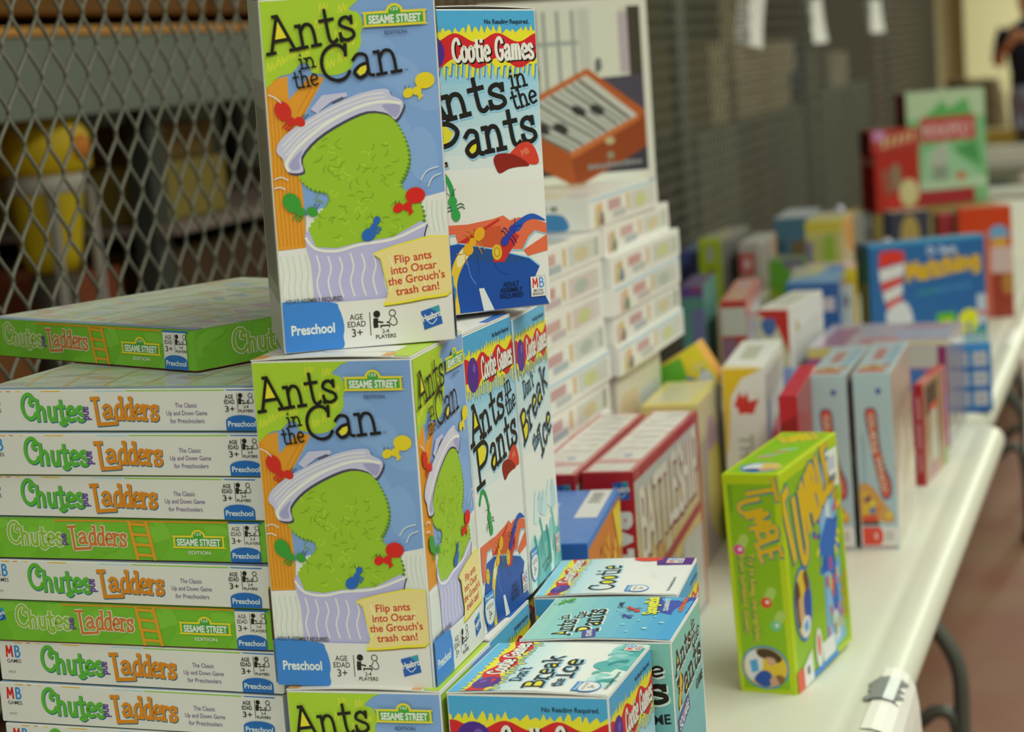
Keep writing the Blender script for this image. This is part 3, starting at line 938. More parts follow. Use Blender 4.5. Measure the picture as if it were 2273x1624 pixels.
# --- flat track game, long edge 267 x 35
def cl_logo(a, x0, yb, k, white_edge=False, sh='2e6f8c'):
    """two word logo; k = millimetres per unit, yb = baseline"""
    ups = lambda t: -2.4 * sin(pi * t) * k
    layers = []
    if white_edge:
        layers.append(('e6e6d8', 4.9 * k, 0, 0))
    else:
        layers.append((sh, 3.7 * k, .5 * k, .9 * k))
    for col, wt, dx, dy in layers + [(None, 3.1 * k if white_edge else 3.5 * k, 0, 0)]:
        g, o = col or ('8fb83a' if white_edge else '5fb43a'), col or ('c97a34' if white_edge else 'd98a26')
        a.hand(g, 'C', x0, yb - .5 * k, x0 + 15 * k, yb - 1 * k, 15.2 * k, wt, False, None, dx, dy, 0)
        a.curve(g, wt, [(x0 + 15 * k + dx, yb - 19 * k + dy), (x0 + 10.5 * k + dx, yb - 20 * k + dy), (x0 + 9 * k + dx, yb - 15.5 * k + dy), (x0 + 12.6 * k + dx, yb - 13.6 * k + dy)])
        a.hand(g, 'hutes', x0 + 14.4 * k, yb + 1.0 * k, x0 + 64 * k, yb + 1.2 * k, 13.2 * k, wt, False, None, dx, dy, .06)
        a.curve(g, wt, [(x0 + 38 * k + dx, yb + 2 * k + dy), (x0 + 41.5 * k + dx, yb + 4.5 * k + dy), (x0 + 45.5 * k + dx, yb + 2 * k + dy)])
        a.line(o, wt, [(x0 + 70.5 * k + dx, yb - 19.5 * k + dy), (x0 + 80 * k + dx, yb - 20 * k + dy)])
        a.line(o, wt, [(x0 + 75.4 * k + dx, yb - 19.5 * k + dy), (x0 + 77.2 * k + dx, yb + 5.2 * k + dy)])
        a.line(o, wt, [(x0 + 75.6 * k + dx, yb + 4.6 * k + dy), (x0 + 96 * k + dx, yb + 3.2 * k + dy)])
        a.line(o, wt * .8, [(x0 + 95.6 * k + dx, yb + 4.6 * k + dy), (x0 + 95.2 * k + dx, yb - .2 * k + dy)])
        a.hand(o, 'a', x0 + 82.0 * k, yb - 1.6 * k, x0 + 93 * k, yb - 1.8 * k, 11.6 * k, wt * .9, False, None, dx, dy, 0)
        a.hand(o, 'dders', x0 + 94.0 * k, yb - .6 * k, x0 + 137 * k, yb + .8 * k, 13.4 * k, wt * .9, True, None, dx, dy, .05, gap=.06)
    a.text('6a4a92', 'and', x0 + 67 * k, yb - 6 * k, 11 * k, .8, pi / 2, .03)


def cl_age(a, x, gr=False):
    a.fit('2a2724', 'AGE', x - .6, 6.0, 7.4, 5.0, 0, .012)
    a.fit('2a2724', 'EDAD', x - .6, 10.4, 9.2, 5.0, 0, .012)
    a.fit('2a2724', '3+', x - .6, 16.4, 8.6, 7.2, 0, .006)
    a.line('3a3733', .45, [(x + 6.6, 3), (x + 6.6, 19.6)])
    players(a, x + 14, 8.4, 1.05)
    a.text('2a2724', '2-4', x + 14, 14.6, 3.2, 1, 0, .01)
    a.text('2a2724', 'PLAYERS', x + 14, 18.2, 3.3, 1, 0, .015)


def cl_tab(a, x0, x1):
    m = (x0 + x1) / 2
    a.poly('2a6cb4', [(x0, 36), (x0, 26.5)] + [(m + (m - x0) * cos(t), 27 - 5.2 * sin(t)) for t in [pi - pi * q / 14 for q in range(15)]] + [(x1, 26.5), (x1, 36)])
    a.fit('dfe7ee', 'Preschool', m, 29.2, (x1 - x0) * .88, 6.6, 0, .02)


def art_cl_white(rnd=0):
    a = Art(267, 35, coat=0.2)
    a.rect('dddccf', 0, 0, 267, 35)
    # coloured picture wraps over the upper rim
    for x0, x1, c in ((14, 24, 'e0a23c'), (26, 32, 'd8823a'), (36, 42, 'e2c64a'), (60, 80, 'e0b83c'), (110, 140, 'a8d0e4'), (140, 232, '8cc43a'), (232, 262, '2f6fb8')):
        a.poly(c, [(x0, 0), (x1, 0), (x1 - 1.5, 1.1), (x0 + 2, .9)])
    a.hand('d0302c', 'M', 6.2, 13.6, 13.2, 13.6, 6.4, 1.75, False)
    a.hand('3a8ccc', 'B', 14.8, 13.6, 20.2, 13.6, 6.4, 1.75, False)
    a.fit('2a2724', 'GAMES', 13.8, 17.4, 14.2, 4.8, 0, .006)
    a.text('6d6a62', '04555', 10.8, 27.5, 3.0, 1, 0, 0)
    cl_logo(a, 41, 25.5, .94)
    for t, y, wd in (('The Classic', 13.2, 20), ('Up and Down Game', 19.8, 37), ('for Preschoolers', 26.6, 31)):
        a.fit('7a5d8c', t, 196, y, wd, 5.6, .0, .002)
    cl_age(a, 236)
    cl_tab(a, 231, 259)
    return a


def art_cl_green(side=False):
    a = Art(267, 35, coat=0.2)
    a.rect('78ba34', 0, 0, 267, 35)
    for q in range(26):
        a.ell('80c03c' if q % 2 else '72b430', (q * 53) % 262, (q * 17) % 35, 12, 5, q)
    if side:
        cl_logo(a, 34, 26, .9, True)
        street_sign(a, 182, 13, 230, 25.5, sub=False)
        a.fit('e6ead6', 'EDITION', 206, 29.6, 18, 3.6, 0, .01)
        return a
    a.rect('d9952c', 70, 0, 232, 1.5)
    maker_flag(a, [(1.6, 8), (13, 5), (14.6, 16), (3, 19)])
    cl_logo(a, 25, 22.5, .82, True)
    # ladder
    for s in (0, 16):
        a.line('dd9c2c', 3.0, [(141 + s, -1), (147 + s, 36)])
    for y in (3, 12, 21, 30):
        a.line('dd9c2c', 2.6, [(141.6 + y * .16, y), (158 + y * .16, y + 1)])
    street_sign(a, 181, 12.5, 227, 23.6, sub=False)
    a.fit('e6ead6', 'EDITION', 204, 27.4, 20, 4.2, 0, .01)
    a.rect('dedcd0', 232, 1.6, 259, 35)
    a.rect('2f6fb8', 232, 0, 262, 1.6)
    cl_age(a, 239)
    cl_tab(a, 232.2, 259)
    return a


def lighter(h, k=1.13):  # pales a colour to paint in the bright reflection on the lids
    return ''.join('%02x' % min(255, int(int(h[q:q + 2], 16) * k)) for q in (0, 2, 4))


def art_board_top(seed, base='b4c4b4'):
    """picture on a lid: paths on green and blue ground, paled by painted-in reflection"""
    a = Art(100, 100, coat=0.35, rough=.3)
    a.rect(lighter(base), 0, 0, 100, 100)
    r = random.Random(seed)
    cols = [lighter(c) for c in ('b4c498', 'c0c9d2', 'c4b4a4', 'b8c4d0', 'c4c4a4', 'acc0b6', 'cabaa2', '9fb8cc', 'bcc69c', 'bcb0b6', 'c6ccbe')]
    a.step = .06
    for q in range(150):
        x, y = r.uniform(0, 100), r.uniform(0, 100)
        a.ell(r.choice(cols), x, y, r.uniform(3, 9), r.uniform(1, 3), r.uniform(-.4, .4), 14)
    for q in range(6):
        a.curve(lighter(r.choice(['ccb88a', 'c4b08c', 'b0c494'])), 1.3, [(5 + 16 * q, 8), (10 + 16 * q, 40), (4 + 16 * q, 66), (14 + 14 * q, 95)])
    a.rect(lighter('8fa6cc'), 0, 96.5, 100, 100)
    return a


def art_tumble_side():
    a = Art(100, 360, rough=.36)
    a.rect('b4cc1e', 0, 0, 100, 360)
    a.rect('86b51f', 7, 14, 90, 352)
    a.rect('5f8f2a', 9, 16, 11, 62)
    a.rect('5f8f2a', 13, 16, 15, 58)
    for col, wt, d in (('4f7f8c', 17, 0), ('d8b31e', 11.5, 0)):
        for ch, u0, u1, y0, y1 in (('T', 37, 92, 12, 48), ('U', 20, 62, 42, 68), ('M', 35, 76, 66, 90), ('B', 50, 88, 88, 110), ('L', 46, 90, 110, 126), ('E', 50, 93, 124, 143)):
            # letters stand on the left hand side, reading downward
            a.hand(col, ch, u0 + wt * .2, y0, u0 + 8, y1, (u1 - u0) / 1.6, wt * .62, False)
    for c, x, y in (('d24a9a', 19, 122), ('d8492c', 60, 208), ('6cc08c', 74, 246)):
        for q in range(4):
            a.ell('a8c860', x + 3.5 * (3 - q), y - 6 * (3 - q), 9 - q * .2, 8, 0, 16)
        a.ell(c, x, y, 10, 9)
        a.ell('f0d9dc', x + 2, y - 1, 3.6, 3.2)
    for t, x, y, L in (('Try to keep the marbles', 40, 200, 146), ('from tumbling down!', 23, 194, 130)):
        a.fit('35745c', t, x - .6, y + .6, L, 17, pi / 2, .085)
        a.fit('dccb2c', t, x, y, L, 16, pi / 2, .02)
    a.ell('2f84c4', 48, 316, 43, 36, 0, 40)
    pic = Art(1, 1)
    a.ell('d9bb34', 48, 316, 40, 33, 0, 40)
    a.blob('d8d8d8', [(12, 316), (16, 296), (32, 288), (44, 300), (40, 326), (24, 338), (14, 330)])
    a.poly('4f9fd0', [(20, 306), (34, 302), (36, 322), (23, 326)])
    a.blob('4a3a26', [(34, 288), (48, 284), (66, 288), (80, 300), (70, 308), (52, 302), (38, 298)])
    a.blob('c9a080', [(50, 300), (64, 300), (68, 308), (56, 312)])
    a.blob('2d52a4', [(26, 336), (40, 322), (56, 324), (60, 340), (50, 348), (36, 346)])
    a.blob('c9a080', [(56, 334), (70, 328), (76, 338), (66, 346), (56, 344)])
    a.blob('8a5f36', [(66, 330), (76, 328), (82, 334), (74, 344)])
    return a


def art_tumble_face():
    a = Art(210, 270, rough=.36)
    a.rect('b4cc1e', 0, 0, 210, 270)
    a.rect('86b51f', 8, 12, 204, 264)
    for q in range(10):
        a.rect('93bd24', 8, 200 + q * 6, 204, 203 + q * 6)
    for c, d in (('6aa7d8', 0), ('86b9de', 7)):
        a.poly(c, [(108 + d, 30), (176, 12), (186 - d, 80), (186 - d, 256), (118 + d, 264), (126 + d, 120)])
    a.poly('cfdbe0', [(146, 30), (162, 26), (166, 250), (150, 254)])
    a.poly('2e6fc0', [(116, 118), (150, 92), (184, 104), (190, 140), (170, 160), (172, 214), (150, 214), (146, 160), (112, 156)])
    r = random.Random(2)
    for q in range(36):
        t = r.uniform(0, 6.28)
        x, y = 152 + 46 * cos(t) * r.uniform(.5, 1), 104 + 40 * sin(t)
        a.line(r.choice(['d23f7c', 'd9d22c', 'de8c2c', '7fbf3a', '2e5fb0']), 7.5, [(x, y), (x + 10 * cos(t), y + 16 * sin(t))])
    for q in range(16):
        x, y = r.uniform(124, 180), r.uniform(160, 250)
        a.line(r.choice(['c86ca0', 'd9d26c', 'd85a3c', 'a0c46c']), 6.5, [(x, y), (x + 1, y + 14)])
    for col, wt in (('4f7f8c', 19), ('d8b31e', 12.5)):
        a.hand(col, 'T', 10, 116, 46, 104, 56, wt, False)
        a.hand(col, 'U', 48, 126, 80, 120, 56, wt, False)
        a.hand(col, 'MB', 84, 92, 134, 74, 42, wt, False)
        a.hand(col, 'LE', 136, 72, 184, 58, 40, wt, False)
    a.ell('2f74c0', 42, 170, 30, 46, 0, 36)
    a.ell('d9bb34', 42, 170, 26, 42, 0, 36)
    a.blob('5a3f28', [(17, 150), (28, 138), (34, 156), (30, 190), (20, 192)])
    a.blob('c9a080', [(26, 164), (36, 160), (38, 184), (28, 190)])
    a.blob('2d52a4', [(44, 164), (60, 152), (68, 166), (64, 194), (46, 192)])
    a.blob('d8d8d8', [(30, 198), (44, 186), (62, 194), (56, 210), (40, 212)])
    a.poly('4f9fd0', [(38, 196), (52, 192), (54, 204), (42, 206)])
    a.blob('6a4a2c', [(48, 136), (60, 134), (66, 152), (56, 160)])
    for q in range(4):
        a.hand('c2b024', 'MH', 178, 190 + q * 15, 202, 184 + q * 15, 7, 2.6, False)
    a.ell('d8dcd0', 84, 240, 12, 26)
    a.ell('d8694c', 84, 236, 6, 14)
    a.rect('d8573c', 2, 244, 26, 270)
    a.poly('dfe0da', [(26, 244), (58, 232), (58, 270), (26, 270)])
    a.rect('5a5a54', 36, 248, 46, 258)
    a.rect('2f84c4', 58, 262, 150, 270)
    a.rect('dfe0da', 96, 238, 142, 262)
    return a


def art_tumble_top():
    a = Art(72, 210, rough=.36)
    a.rect('b8d01e', 0, 0, 72, 210)
    a.rect('8cc020', 5, 6, 66, 204)
    a.ell('2f84c4', 38, 178, 26, 24)
    a.ell('dcc268', 42, 176, 22, 20)
    a.blob('d6dde2', [(16, 176), (26, 160), (38, 168), (34, 190), (20, 192)])
    a.blob('3b4f96', [(18, 190), (34, 184), (44, 192), (30, 198)])
    a.blob('c9a080', [(40, 184), (56, 180), (58, 190), (44, 194)])
    for q in range(4):
        a.line(['d68aa0', '7fc48c', 'd88a5c', '8cd0b0'][q], 7, [(14 + 6 * q, 130 - 12 * q), (34 + 6 * q, 122 - 12 * q)])
    for col, wt in (('7f9a5c', 8), ('d8c31e', 5)):
        a.hand(col, 'TUMBLE', 22, 60, 66, 30, 22, wt, False)
    return a


def art_guess_front():
    a = Art(60, 267, coat=.6)
    a.rect('a9c4c6', 0, 0, 60, 267)
    for q in range(16):
        a.line('9dbccb', 1.6, [(0, 150 + q * 6), (60, 162 + q * 6)])
    a.ell('5468a0', 40, 26, 5, 5)
    a.rect('b98d84', 2, 262, 58, 265)
    a.rect('8db0bd', 8, 90, 13, 170)
    a.blob('5a4e74', [(16, 58), (26, 50), (36, 58), (38, 100), (44, 136), (54, 164), (52, 186), (38, 188), (30, 150), (21, 100)])
    a.blob('d05a3e', [(18, 60), (26, 53), (34, 60), (36, 100), (42, 138), (51.5, 166), (49.5, 184), (40, 185), (32, 150), (23, 100)])
    for t, x, y, L, rr in (('GUESS', 28.0, 90, 62, pi / 2 - .06), ('WHO?', 38.0, 151, 56, pi / 2 - .14)):
        a.fit('8c3a2c', t, x, y, L, 17, rr, .10)
        a.fit('e6c4a8', t, x, y, L * .97, 15, rr, .03)
    a.blob('c9974c', [(1, 170), (14, 166), (26, 176), (48, 206), (55, 214), (52, 226), (36, 224), (20, 226), (1, 226)])
    for x, y, c in ((8, 182, 'd0b02c'), (14, 190, '6a4058'), (10, 202, 'd8b82c'), (18, 206, 'c9992c'), (8, 212, 'd0b02c'), (21, 207, '4a78a8'), (30, 206, 'c8823c'), (20, 196, 'd8c83c'), (38, 210, 'c99a5c'), (47, 214, 'dcc03a')):
        a.ell(c, x, y, 5.5, 5.5, 0, 12)
    a.rect('c9482c', 3, 214, 28, 224)
    a.rect('3a3228', 2, 224, 30, 229)
    a.rect('dcdcd2', 0, 232, 60, 261)
    a.rect('d2422f', 2, 232, 28, 260)
    a.ell('d2422f', 28, 246, 8, 14)
    a.ell('dcb0a4', 24, 246, 3, 6)
    for q in range(3):
        a.rect('8a8a80', 40 + q * 5, 238, 42 + q * 5, 254)
    return a


def art_guess_front_b():
    a = art_guess_front()
    return a


def art_guess_top():
    a = Art(60, 290, coat=.8)
    a.rect('bccfd2', 0, 0, 60, 290)
    a.rect('c9766a', 4, 250, 50, 282)
    for x, y, c in ((14, 232, 'd4b04a'), (26, 226, 'c9883c'), (40, 236, 'd8c06a'), (48, 226, 'b98a5c'), (30, 244, 'd09a4a')):
        a.ell(c, x, y, 9, 12, 0, 12)
    a.rect('c08a84', 16, 60, 34, 170)
    a.rect('9cc0d0', 40, 30, 56, 200)
    return a


def art_battle_side():
    """long side of the red naval game"""
    a = Art(410, 270, coat=.6)
    a.rect('9c9a86', 0, 0, 410, 270)
    sky(a, 410, 0, 150, 'b4b8b4', 'c9b276', 6)
    for q in range(14):
        a.ell(['cdb45c', 'd8c27c', 'b98f4c', 'c9c0a0'][q % 4], 60 + (q * 47) % 200, 130 + (q * 13) % 60, 40, 22, q)
    a.poly('8c9aa0', [(0, 178), (410, 150), (410, 270), (0, 270)])
    a.poly('6f8290', [(120, 190), (210, 168), (320, 178), (300, 216), (150, 222)])
    a.poly('a8a794', [(190, 160), (204, 120), (216, 166)])
    for q in range(6):
        a.ell('c8b868', 30 + q * 34, 240 - q * 6, 14, 12, 0, 12)
    a.rect('a83238', 0, 0, 410, 12)
    a.rect('a83238', 396, 0, 410, 270)
    a.poly('a0393a', [(0, 148), (390, 120), (390, 134), (0, 164)])
    a.hand('7c2c2c', 'BATTLESHIP', 24, 112, 388, 100, 52, 17, False, None, 4, 4)
    a.hand('d9d6c8', 'BATTLESHIP', 24, 112, 388, 100, 52, 13, False)
    a.rect('b9b9ae', 262, 150, 396, 262)
    return a


def art_battle_front():
    a = Art(64, 270, coat=.5)
    a.rect('b32227', 0, 0, 64, 270)
    a.poly('8c1a1f', [(40, 120), (64, 90), (64, 270), (44, 270)])
    maker_flag(a, [(38, 12), (58, 10), (60, 32), (42, 34)])
    a.hand('e3e1d6', 'BATTLESHIP', 34, 48, 34, 250, 15, 8.5, False)
    return a


def art_battle_top():
    a = Art(64, 410, coat=.7)
    a.rect('b9464a', 0, 0, 64, 410)
    a.rect('d6d3c8', 5, 6, 58, 402)
    a.rect('c98f8c', 5, 330, 58, 360)
    a.poly('8f9cb4', [(28, 300), (38, 296), (44, 318), (34, 322)])
    for q in range(7):
        a.rect('b4a8a2', 12, 30 + q * 38, 52, 40 + q * 38)
    a.line('e6e4dc', 3, [(14, 260), (50, 190)])
    return a


def art_hungry_top():
    a = Art(267, 267, rough=.34)
    a.rect('3d7ac6', 0, 0, 267, 267)
    a.blob('d8b02c', [(150, 30), (190, 22), (236, 22), (250, 60), (226, 128), (160, 140), (130, 110)])
    a.blob('c8452c', [(160, 40), (232, 34), (232, 70), (158, 100)])
    a.blob('d8b02c', [(100, 130), (200, 118), (220, 140), (160, 158), (100, 156)])
    for q in range(5):
        a.line('e0cf5c', 5, [(168 + q * 12, 44), (166 + q * 12, 66)])
    for q in range(3):
        a.blob('cf5038', [(150 + q * 18, 168 + q * 8), (220, 160), (226, 176), (160, 182)])
    a.poly('9fb6d8', [(130, 190), (210, 180), (200, 210), (120, 214)])
    a.rect('d9d9d2', 120, 236, 267, 262)
    for q in range(8):
        a.rect('6a6a62', 196 + q * 7, 241 + (q % 3), 200 + q * 7, 256 - (q % 2) * 3)
    return a


def art_hungry_side():
    a = Art(267, 86, rough=.4)
    a.rect('c8762c', 0, 0, 267, 86)
    a.rect('4d78b8', 0, 0, 267, 7)
    r = random.Random(8)
    for q in range(60):
        a.ell(r.choice(['d8b52c', 'e0c83c', 'a8682a', 'c9592c', 'd8a42c']), r.uniform(0, 240), r.uniform(30, 84), r.uniform(4, 10), r.uniform(3, 7), r.uniform(0, 3), 10)
    a.poly('dcc43c', [(200, 10), (267, 10), (267, 60), (236, 64)])
    return a


def art_pile_side(seed):
    """right hand edge of a boxed game in the white pile"""
    a = Art(410, 43, coat=.3)
    r = random.Random(seed)
    a.rect('f0f0e6', 0, 0, 410, 43)
    a.rect(r.choice(['fafaf2', 'f6f6ee', 'bcd4f0', 'fafaf2']).lower(), 0, 0, 410, 6)  # pale strip along the upper edge is a painted ridge highlight
    o = r.uniform(-14, 14)
    a.blob(r.choice(['c9a07a', 'd0a88c', 'c8b06a']), [(22 + o, 40), (26 + o, 14), (36 + o, 12), (40 + o, 40)])
    a.ell(r.choice(['d0b43a', 'b9983c', 'd8a03c']), 52 + o, 17, 9, 8)
    a.blob(r.choice(['5f7a58', '6a7a86', '7a6450']), [(44 + o, 40), (50 + o, 24), (66 + o, 24), (70 + o, 40)])
    c = r.choice(['c89a94', 'cca8a0', 'c29c9a'])
    a.rect(c, 96 + o, 10, 170 + o, 25)
    a.rect(r.choice(['b9c0b8', 'a9b6b8', 'c0b4b0']), 120 + o, 27, 196 + o, 38)
    a.rect('d0b070', 206 + o, 8, 220 + o, 34)
    a.rect(r.choice(['c8cebc', 'ced2c4', 'd4c8bc']), 236, 8, 376, 37)
    a.ell(r.choice(['c9cf8c', 'b0bcae', 'd0c49a']), 300, 24, 36, 10)
    a.rect(r.choice(['8d9a84', 'b0b8a8', 'cfcfc4']), 372, 8, 392, 37)
    return a


def art_pile_front(seed):
    a = Art(267, 43, coat=.5)
    a.rect('e6e6dc', 0, 0, 267, 43)
    a.rect('8a8d78', 190, 8, 206, 15)
    a.rect('8a8d78', 212, 8, 222, 15)
    a.blob('3c82b4', [(184, 42), (184, 26), (196, 19), (222, 19), (234, 26), (234, 42)], 3)
    a.rect('bdb8b0', 20, 14, 150, 30)
    a.rect('c8a090', 70, 12, 84, 20)
    return a


def art_pile_top(seed):
    a = Art(267, 410, coat=.3)
    r = random.Random(seed)
    a.rect('f0f0e6', 0, 0, 267, 410)
    for q in range(9):
        a.ell(r.choice(['d9cf96', 'd4bfa8', 'c8d0c8', 'dcd8b0', 'b9cbd8']), r.uniform(20, 250), r.uniform(20, 390), r.uniform(20, 60), r.uniform(16, 50), r.uniform(0, 3), 16)
    return a


def art_case_photo():
    """printed photograph of an open wooden case in front of a window"""
    a = Art(270, 276, coat=.4)
    a.rect('d6d5c2', 0, 0, 270, 276)
    a.rect('c6c8b4', 11, 12, 259, 262)
    a.rect('9aa198', 60, 12, 92, 150)
    a.rect('d2d4be', 92, 12, 156, 130)
    for x in (100, 122, 146):
        a.rect('8d9488', x, 14, x + 5, 132)
    a.rect('96a099', 60, 60, 156, 66)
    a.rect('c3c4b2', 160, 12, 176, 130)
    a.rect('d4d5bf', 176, 12, 226, 120)
    a.rect('b4a8a8', 222, 20, 238, 112)
    a.rect('3f3a2c', 238, 12, 259, 140)
    a.blob('5f7a4c', [(78, 70), (84, 90), (92, 104), (86, 120), (80, 96)])
    a.poly('4a4450', [(186, 118), (259, 116), (259, 200), (200, 150)])
    a.poly('2e2c2c', [(11, 200), (80, 186), (150, 262), (11, 262)])
    a.poly('3a3742', [(150, 262), (200, 236), (259, 200), (259, 262)])
    a.blob('6a6e6c', [(182, 92), (190, 88), (192, 104), (182, 110)])
    # case
    a.poly('a6501c', [(20, 168), (168, 104), (259, 176), (259, 226), (152, 276), (130, 276), (20, 214)])
    a.poly('8f4116', [(132, 232), (259, 178), (259, 226), (140, 276)])
    a.poly('bb6526', [(20, 168), (168, 102), (172, 112), (34, 172)])
    a.poly('b4591e', [(168, 102), (259, 172), (250, 180), (164, 112)])
    a.poly('c4c4b4', [(34, 172), (166, 112), (246, 178), (132, 228)])
    r = random.Random(4)
    for q in range(11):
        t = q / 11
        x0, y0 = 38 + 126 * t, 172 - 58 * t
        x1, y1 = 134 + 108 * t, 226 - 48 * t
        a.line(['5c6a5c', '7c8a80', '46443e', '9aa096'][q % 4], 4.5, [(x0, y0), ((x0 + x1) / 2 + r.uniform(-3, 3), (y0 + y1) / 2), (x1, y1)])
    for q in range(4):
        a.ell('35302c', 90 + q * 30, 190 - q * 12 + (q % 2) * 12, 13, 7, .5)
    a.poly('c06a34', [(132, 228), (246, 178), (252, 184), (134, 238)])
    a.ell('b9ad7c', 198, 214, 8, 6)
    a.ell('8f8a6c', 198, 236, 6, 6)
    for q in range(9):
        a.rect('8a8a84', 160 + q * 10, 248 - q * .5 + (q % 3), 168 + q * 10, 256 - q * .5)
    return a


def art_band(w, h, base, items, coat=.4):
    a = Art(w, h, coat=coat)
    a.rect(base, 0, 0, w, h)
    for it in items:
        k, c = it[0], it[1]
        if k == 'r':
            a.rect(c, *it[2:])
        elif k == 'e':
            a.ell(c, *it[2:])
        elif k == 'p':
            a.poly(c, it[2])
        elif k == 'b':
            a.blob(c, it[2])
        elif k == 't':
            a.fit(c, *it[2:])
        elif k == 'h':
            a.hand(c, *it[2:])
        elif k == 'l':
            a.line(c, it[2], it[3])
    return a
# ---------------------------------------------------------------- the hall
def slab(name, x0, y0, z0, x1, y1, z1, mat, bev=0.0):
    g = Geo()
    g.box(x0, y0, z0, x1, y1, z1, mat, bev)
    return g.build(name)


def floor_mat():
    m = bpy.data.materials.new('painted_floor')
    m.use_nodes = True
    nt = m.node_tree
    b = nt.nodes['Principled BSDF']
    tc = nt.nodes.new('ShaderNodeTexCoord')
    n = nt.nodes.new('ShaderNodeTexNoise')
    n.inputs['Scale'].default_value = 2.2
    n.inputs['Detail'].default_value = 6
    cr = nt.nodes.new('ShaderNodeValToRGB')
    cr.color_ramp.elements[0].position = 0.35
    cr.color_ramp.elements[0].color = alb('7e4a36')
    cr.color_ramp.elements[1].position = 0.68
    cr.color_ramp.elements[1].color = alb('866448')
    nt.links.new(tc.outputs['Object'], n.inputs['Vector'])
    nt.links.new(n.outputs['Fac'], cr.inputs['Fac'])
    nt.links.new(cr.outputs['Color'], b.inputs['Base Color'])
    b.inputs['Roughness'].default_value = 0.55
    return m


structure(slab('floor', -4.4, -6, -0.1, 12, 24, 0.0, floor_mat()))
structure(slab('wall_left', -4.5, -6, 0, -4.4, 24, 3.6, ink('42462e', .8, vary=.15, scale=3)))
structure(slab('wall_back', -4.4, 22, 0, 12, 22.1, 3.6, ink('d2cf9e', .75, vary=.04, scale=2)))
structure(slab('ceiling', -4.5, -6, 3.6, 12, 24, 3.7, ink('c8c6b8', .8, vary=.05, scale=4)))
structure(slab('trim_door_post', -1.9, 21.6, 0, -1.2, 22, 3.6, ink('ccc898', .7, vary=.04, scale=3)))
structure(slab('door_1', -1.2, 21.9, 0, 0.6, 21.99, 2.9, ink('8a5a34', .6, vary=.15, scale=5)))


# ---- folding tables
def rrect(x0, y0, x1, y1, r, n=7):
    out = []
    for cx, cy, a0 in ((x1 - r, y1 - r, 0), (x0 + r, y1 - r, 90), (x0 + r, y0 + r, 180), (x1 - r, y0 + r, 270)):
        for k in range(n + 1):
            a = R(a0 + 90 * k / n)
            out.append((cx + r * cos(a), cy + r * sin(a)))
    return out


def folding_table(x0, x1, y0, y1, label, legs=True, far=True, near_at=.38):
    root = empty('folding_table', ((x0 + x1) / 2, (y0 + y1) / 2, 0))
    tag(root, label, 'table', 'white plastic folding tables in a row')
    off = Vector(root.location)
    pm = ink('d3d4be', .42, bump=.02, scale=240)
    prof = [(.075, 0), (.058, 0), (.052, -.0022), (.046, -.0004), (.030, .0006), (.016, -.0012), (.006, -.007), (.0, -.018), (.001, -.032), (.010, -.042), (.03, -.044)]
    vs, fs = [], []
    for ins, z in prof:
        ring = rrect(x0 + ins, y0 + ins, x1 - ins, y1 - ins, max(.012, .075 - ins * .85))
        vs += [(x - off.x, y - off.y, TZ + z) for x, y in ring]
        N = len(ring)
    for i in range(len(prof) - 1):
        for k in range(N):
            fs.append((i * N + k, (i + 1) * N + k, (i + 1) * N + (k + 1) % N, i * N + (k + 1) % N))
    fs.append(tuple(range(N)))
    b = (len(prof) - 1) * N
    fs.append(tuple(range(b, b + N))[::-1])
    o = link_mesh('tabletop', vs, fs, [pm], None, root)
    o.data.polygons.foreach_set('use_smooth', [len(p.vertices) == 4 for p in o.data.polygons])
    lm = ink('5f655a', .4, metal=.35)
    ends = ([y0 + near_at] if legs else []) + ([y1 - .38] if far else [])
    for ye in ends:
        for sx in (x0 + .12, x1 - .12):
            s = 1 if sx > (x0 + x1) / 2 else -1
            g = Geo()
            p = [(sx - s * .10, ye, TZ - .04), (sx - s * .06, ye, TZ - .14), (sx - s * .01, ye, TZ - .27), (sx + s * .045, ye, TZ - .37), (sx + s * .05, ye, TZ - .50), (sx + s * .05, ye, .012)]
            g.tube([v - off for v in smooth_path(p, 6)], .0145, lm, 12)
            leg = g.build('leg', root, True)
            g = Geo()
            g.lathe([(.0, 0), (.021, 0), (.021, .03), (.0145, .034)], (sx + s * .05 - off.x, ye - off.y, 0), ink('23231f', .6), 14)
            g.build('foot_cap', leg, True)
        g = Geo()
        g.tube([Vector((x0 + .19, ye, TZ - .52)) - off, Vector((x1 - .19, ye, TZ - .52)) - off], .0125, lm, 10)
        g.tube([Vector((x1 - .19, ye, TZ - .52)) - off] + [v - off for v in smooth_path([(x1 - .12, ye, TZ - .46), (x1 - .085, ye, TZ - .47), (x1 - .07, ye, TZ - .56)], 5)], .0125, lm, 10)
        g.build('cross_tube', root, True)
    return root


XL, XR = -1.072, -.313
folding_table(XL, XR, -.74, 1.70, 'white folding table nearest the camera, under the front towers of cartons', True, False)
folding_table(XL, XR, 1.705, 4.15, 'long white folding table whose rounded right edge and corner show in front', True, True)
folding_table(XL - .01, XR - .035, 4.22, 6.9, 'white folding table beginning just behind the rounded table corner', True, True, 2.0)
folding_table(XL, XR - .02, 6.96, 9.4, 'white folding table further back that carries the red and green boxes', True, True)
folding_table(-1.2, 0.9, 9.9, 10.7, 'far table crossing at the right, loaded with pale boxes', True, True)
folding_table(-1.22, 0.9, 13.2, 14.0, 'farthest table at the right in front of the person', True, True)


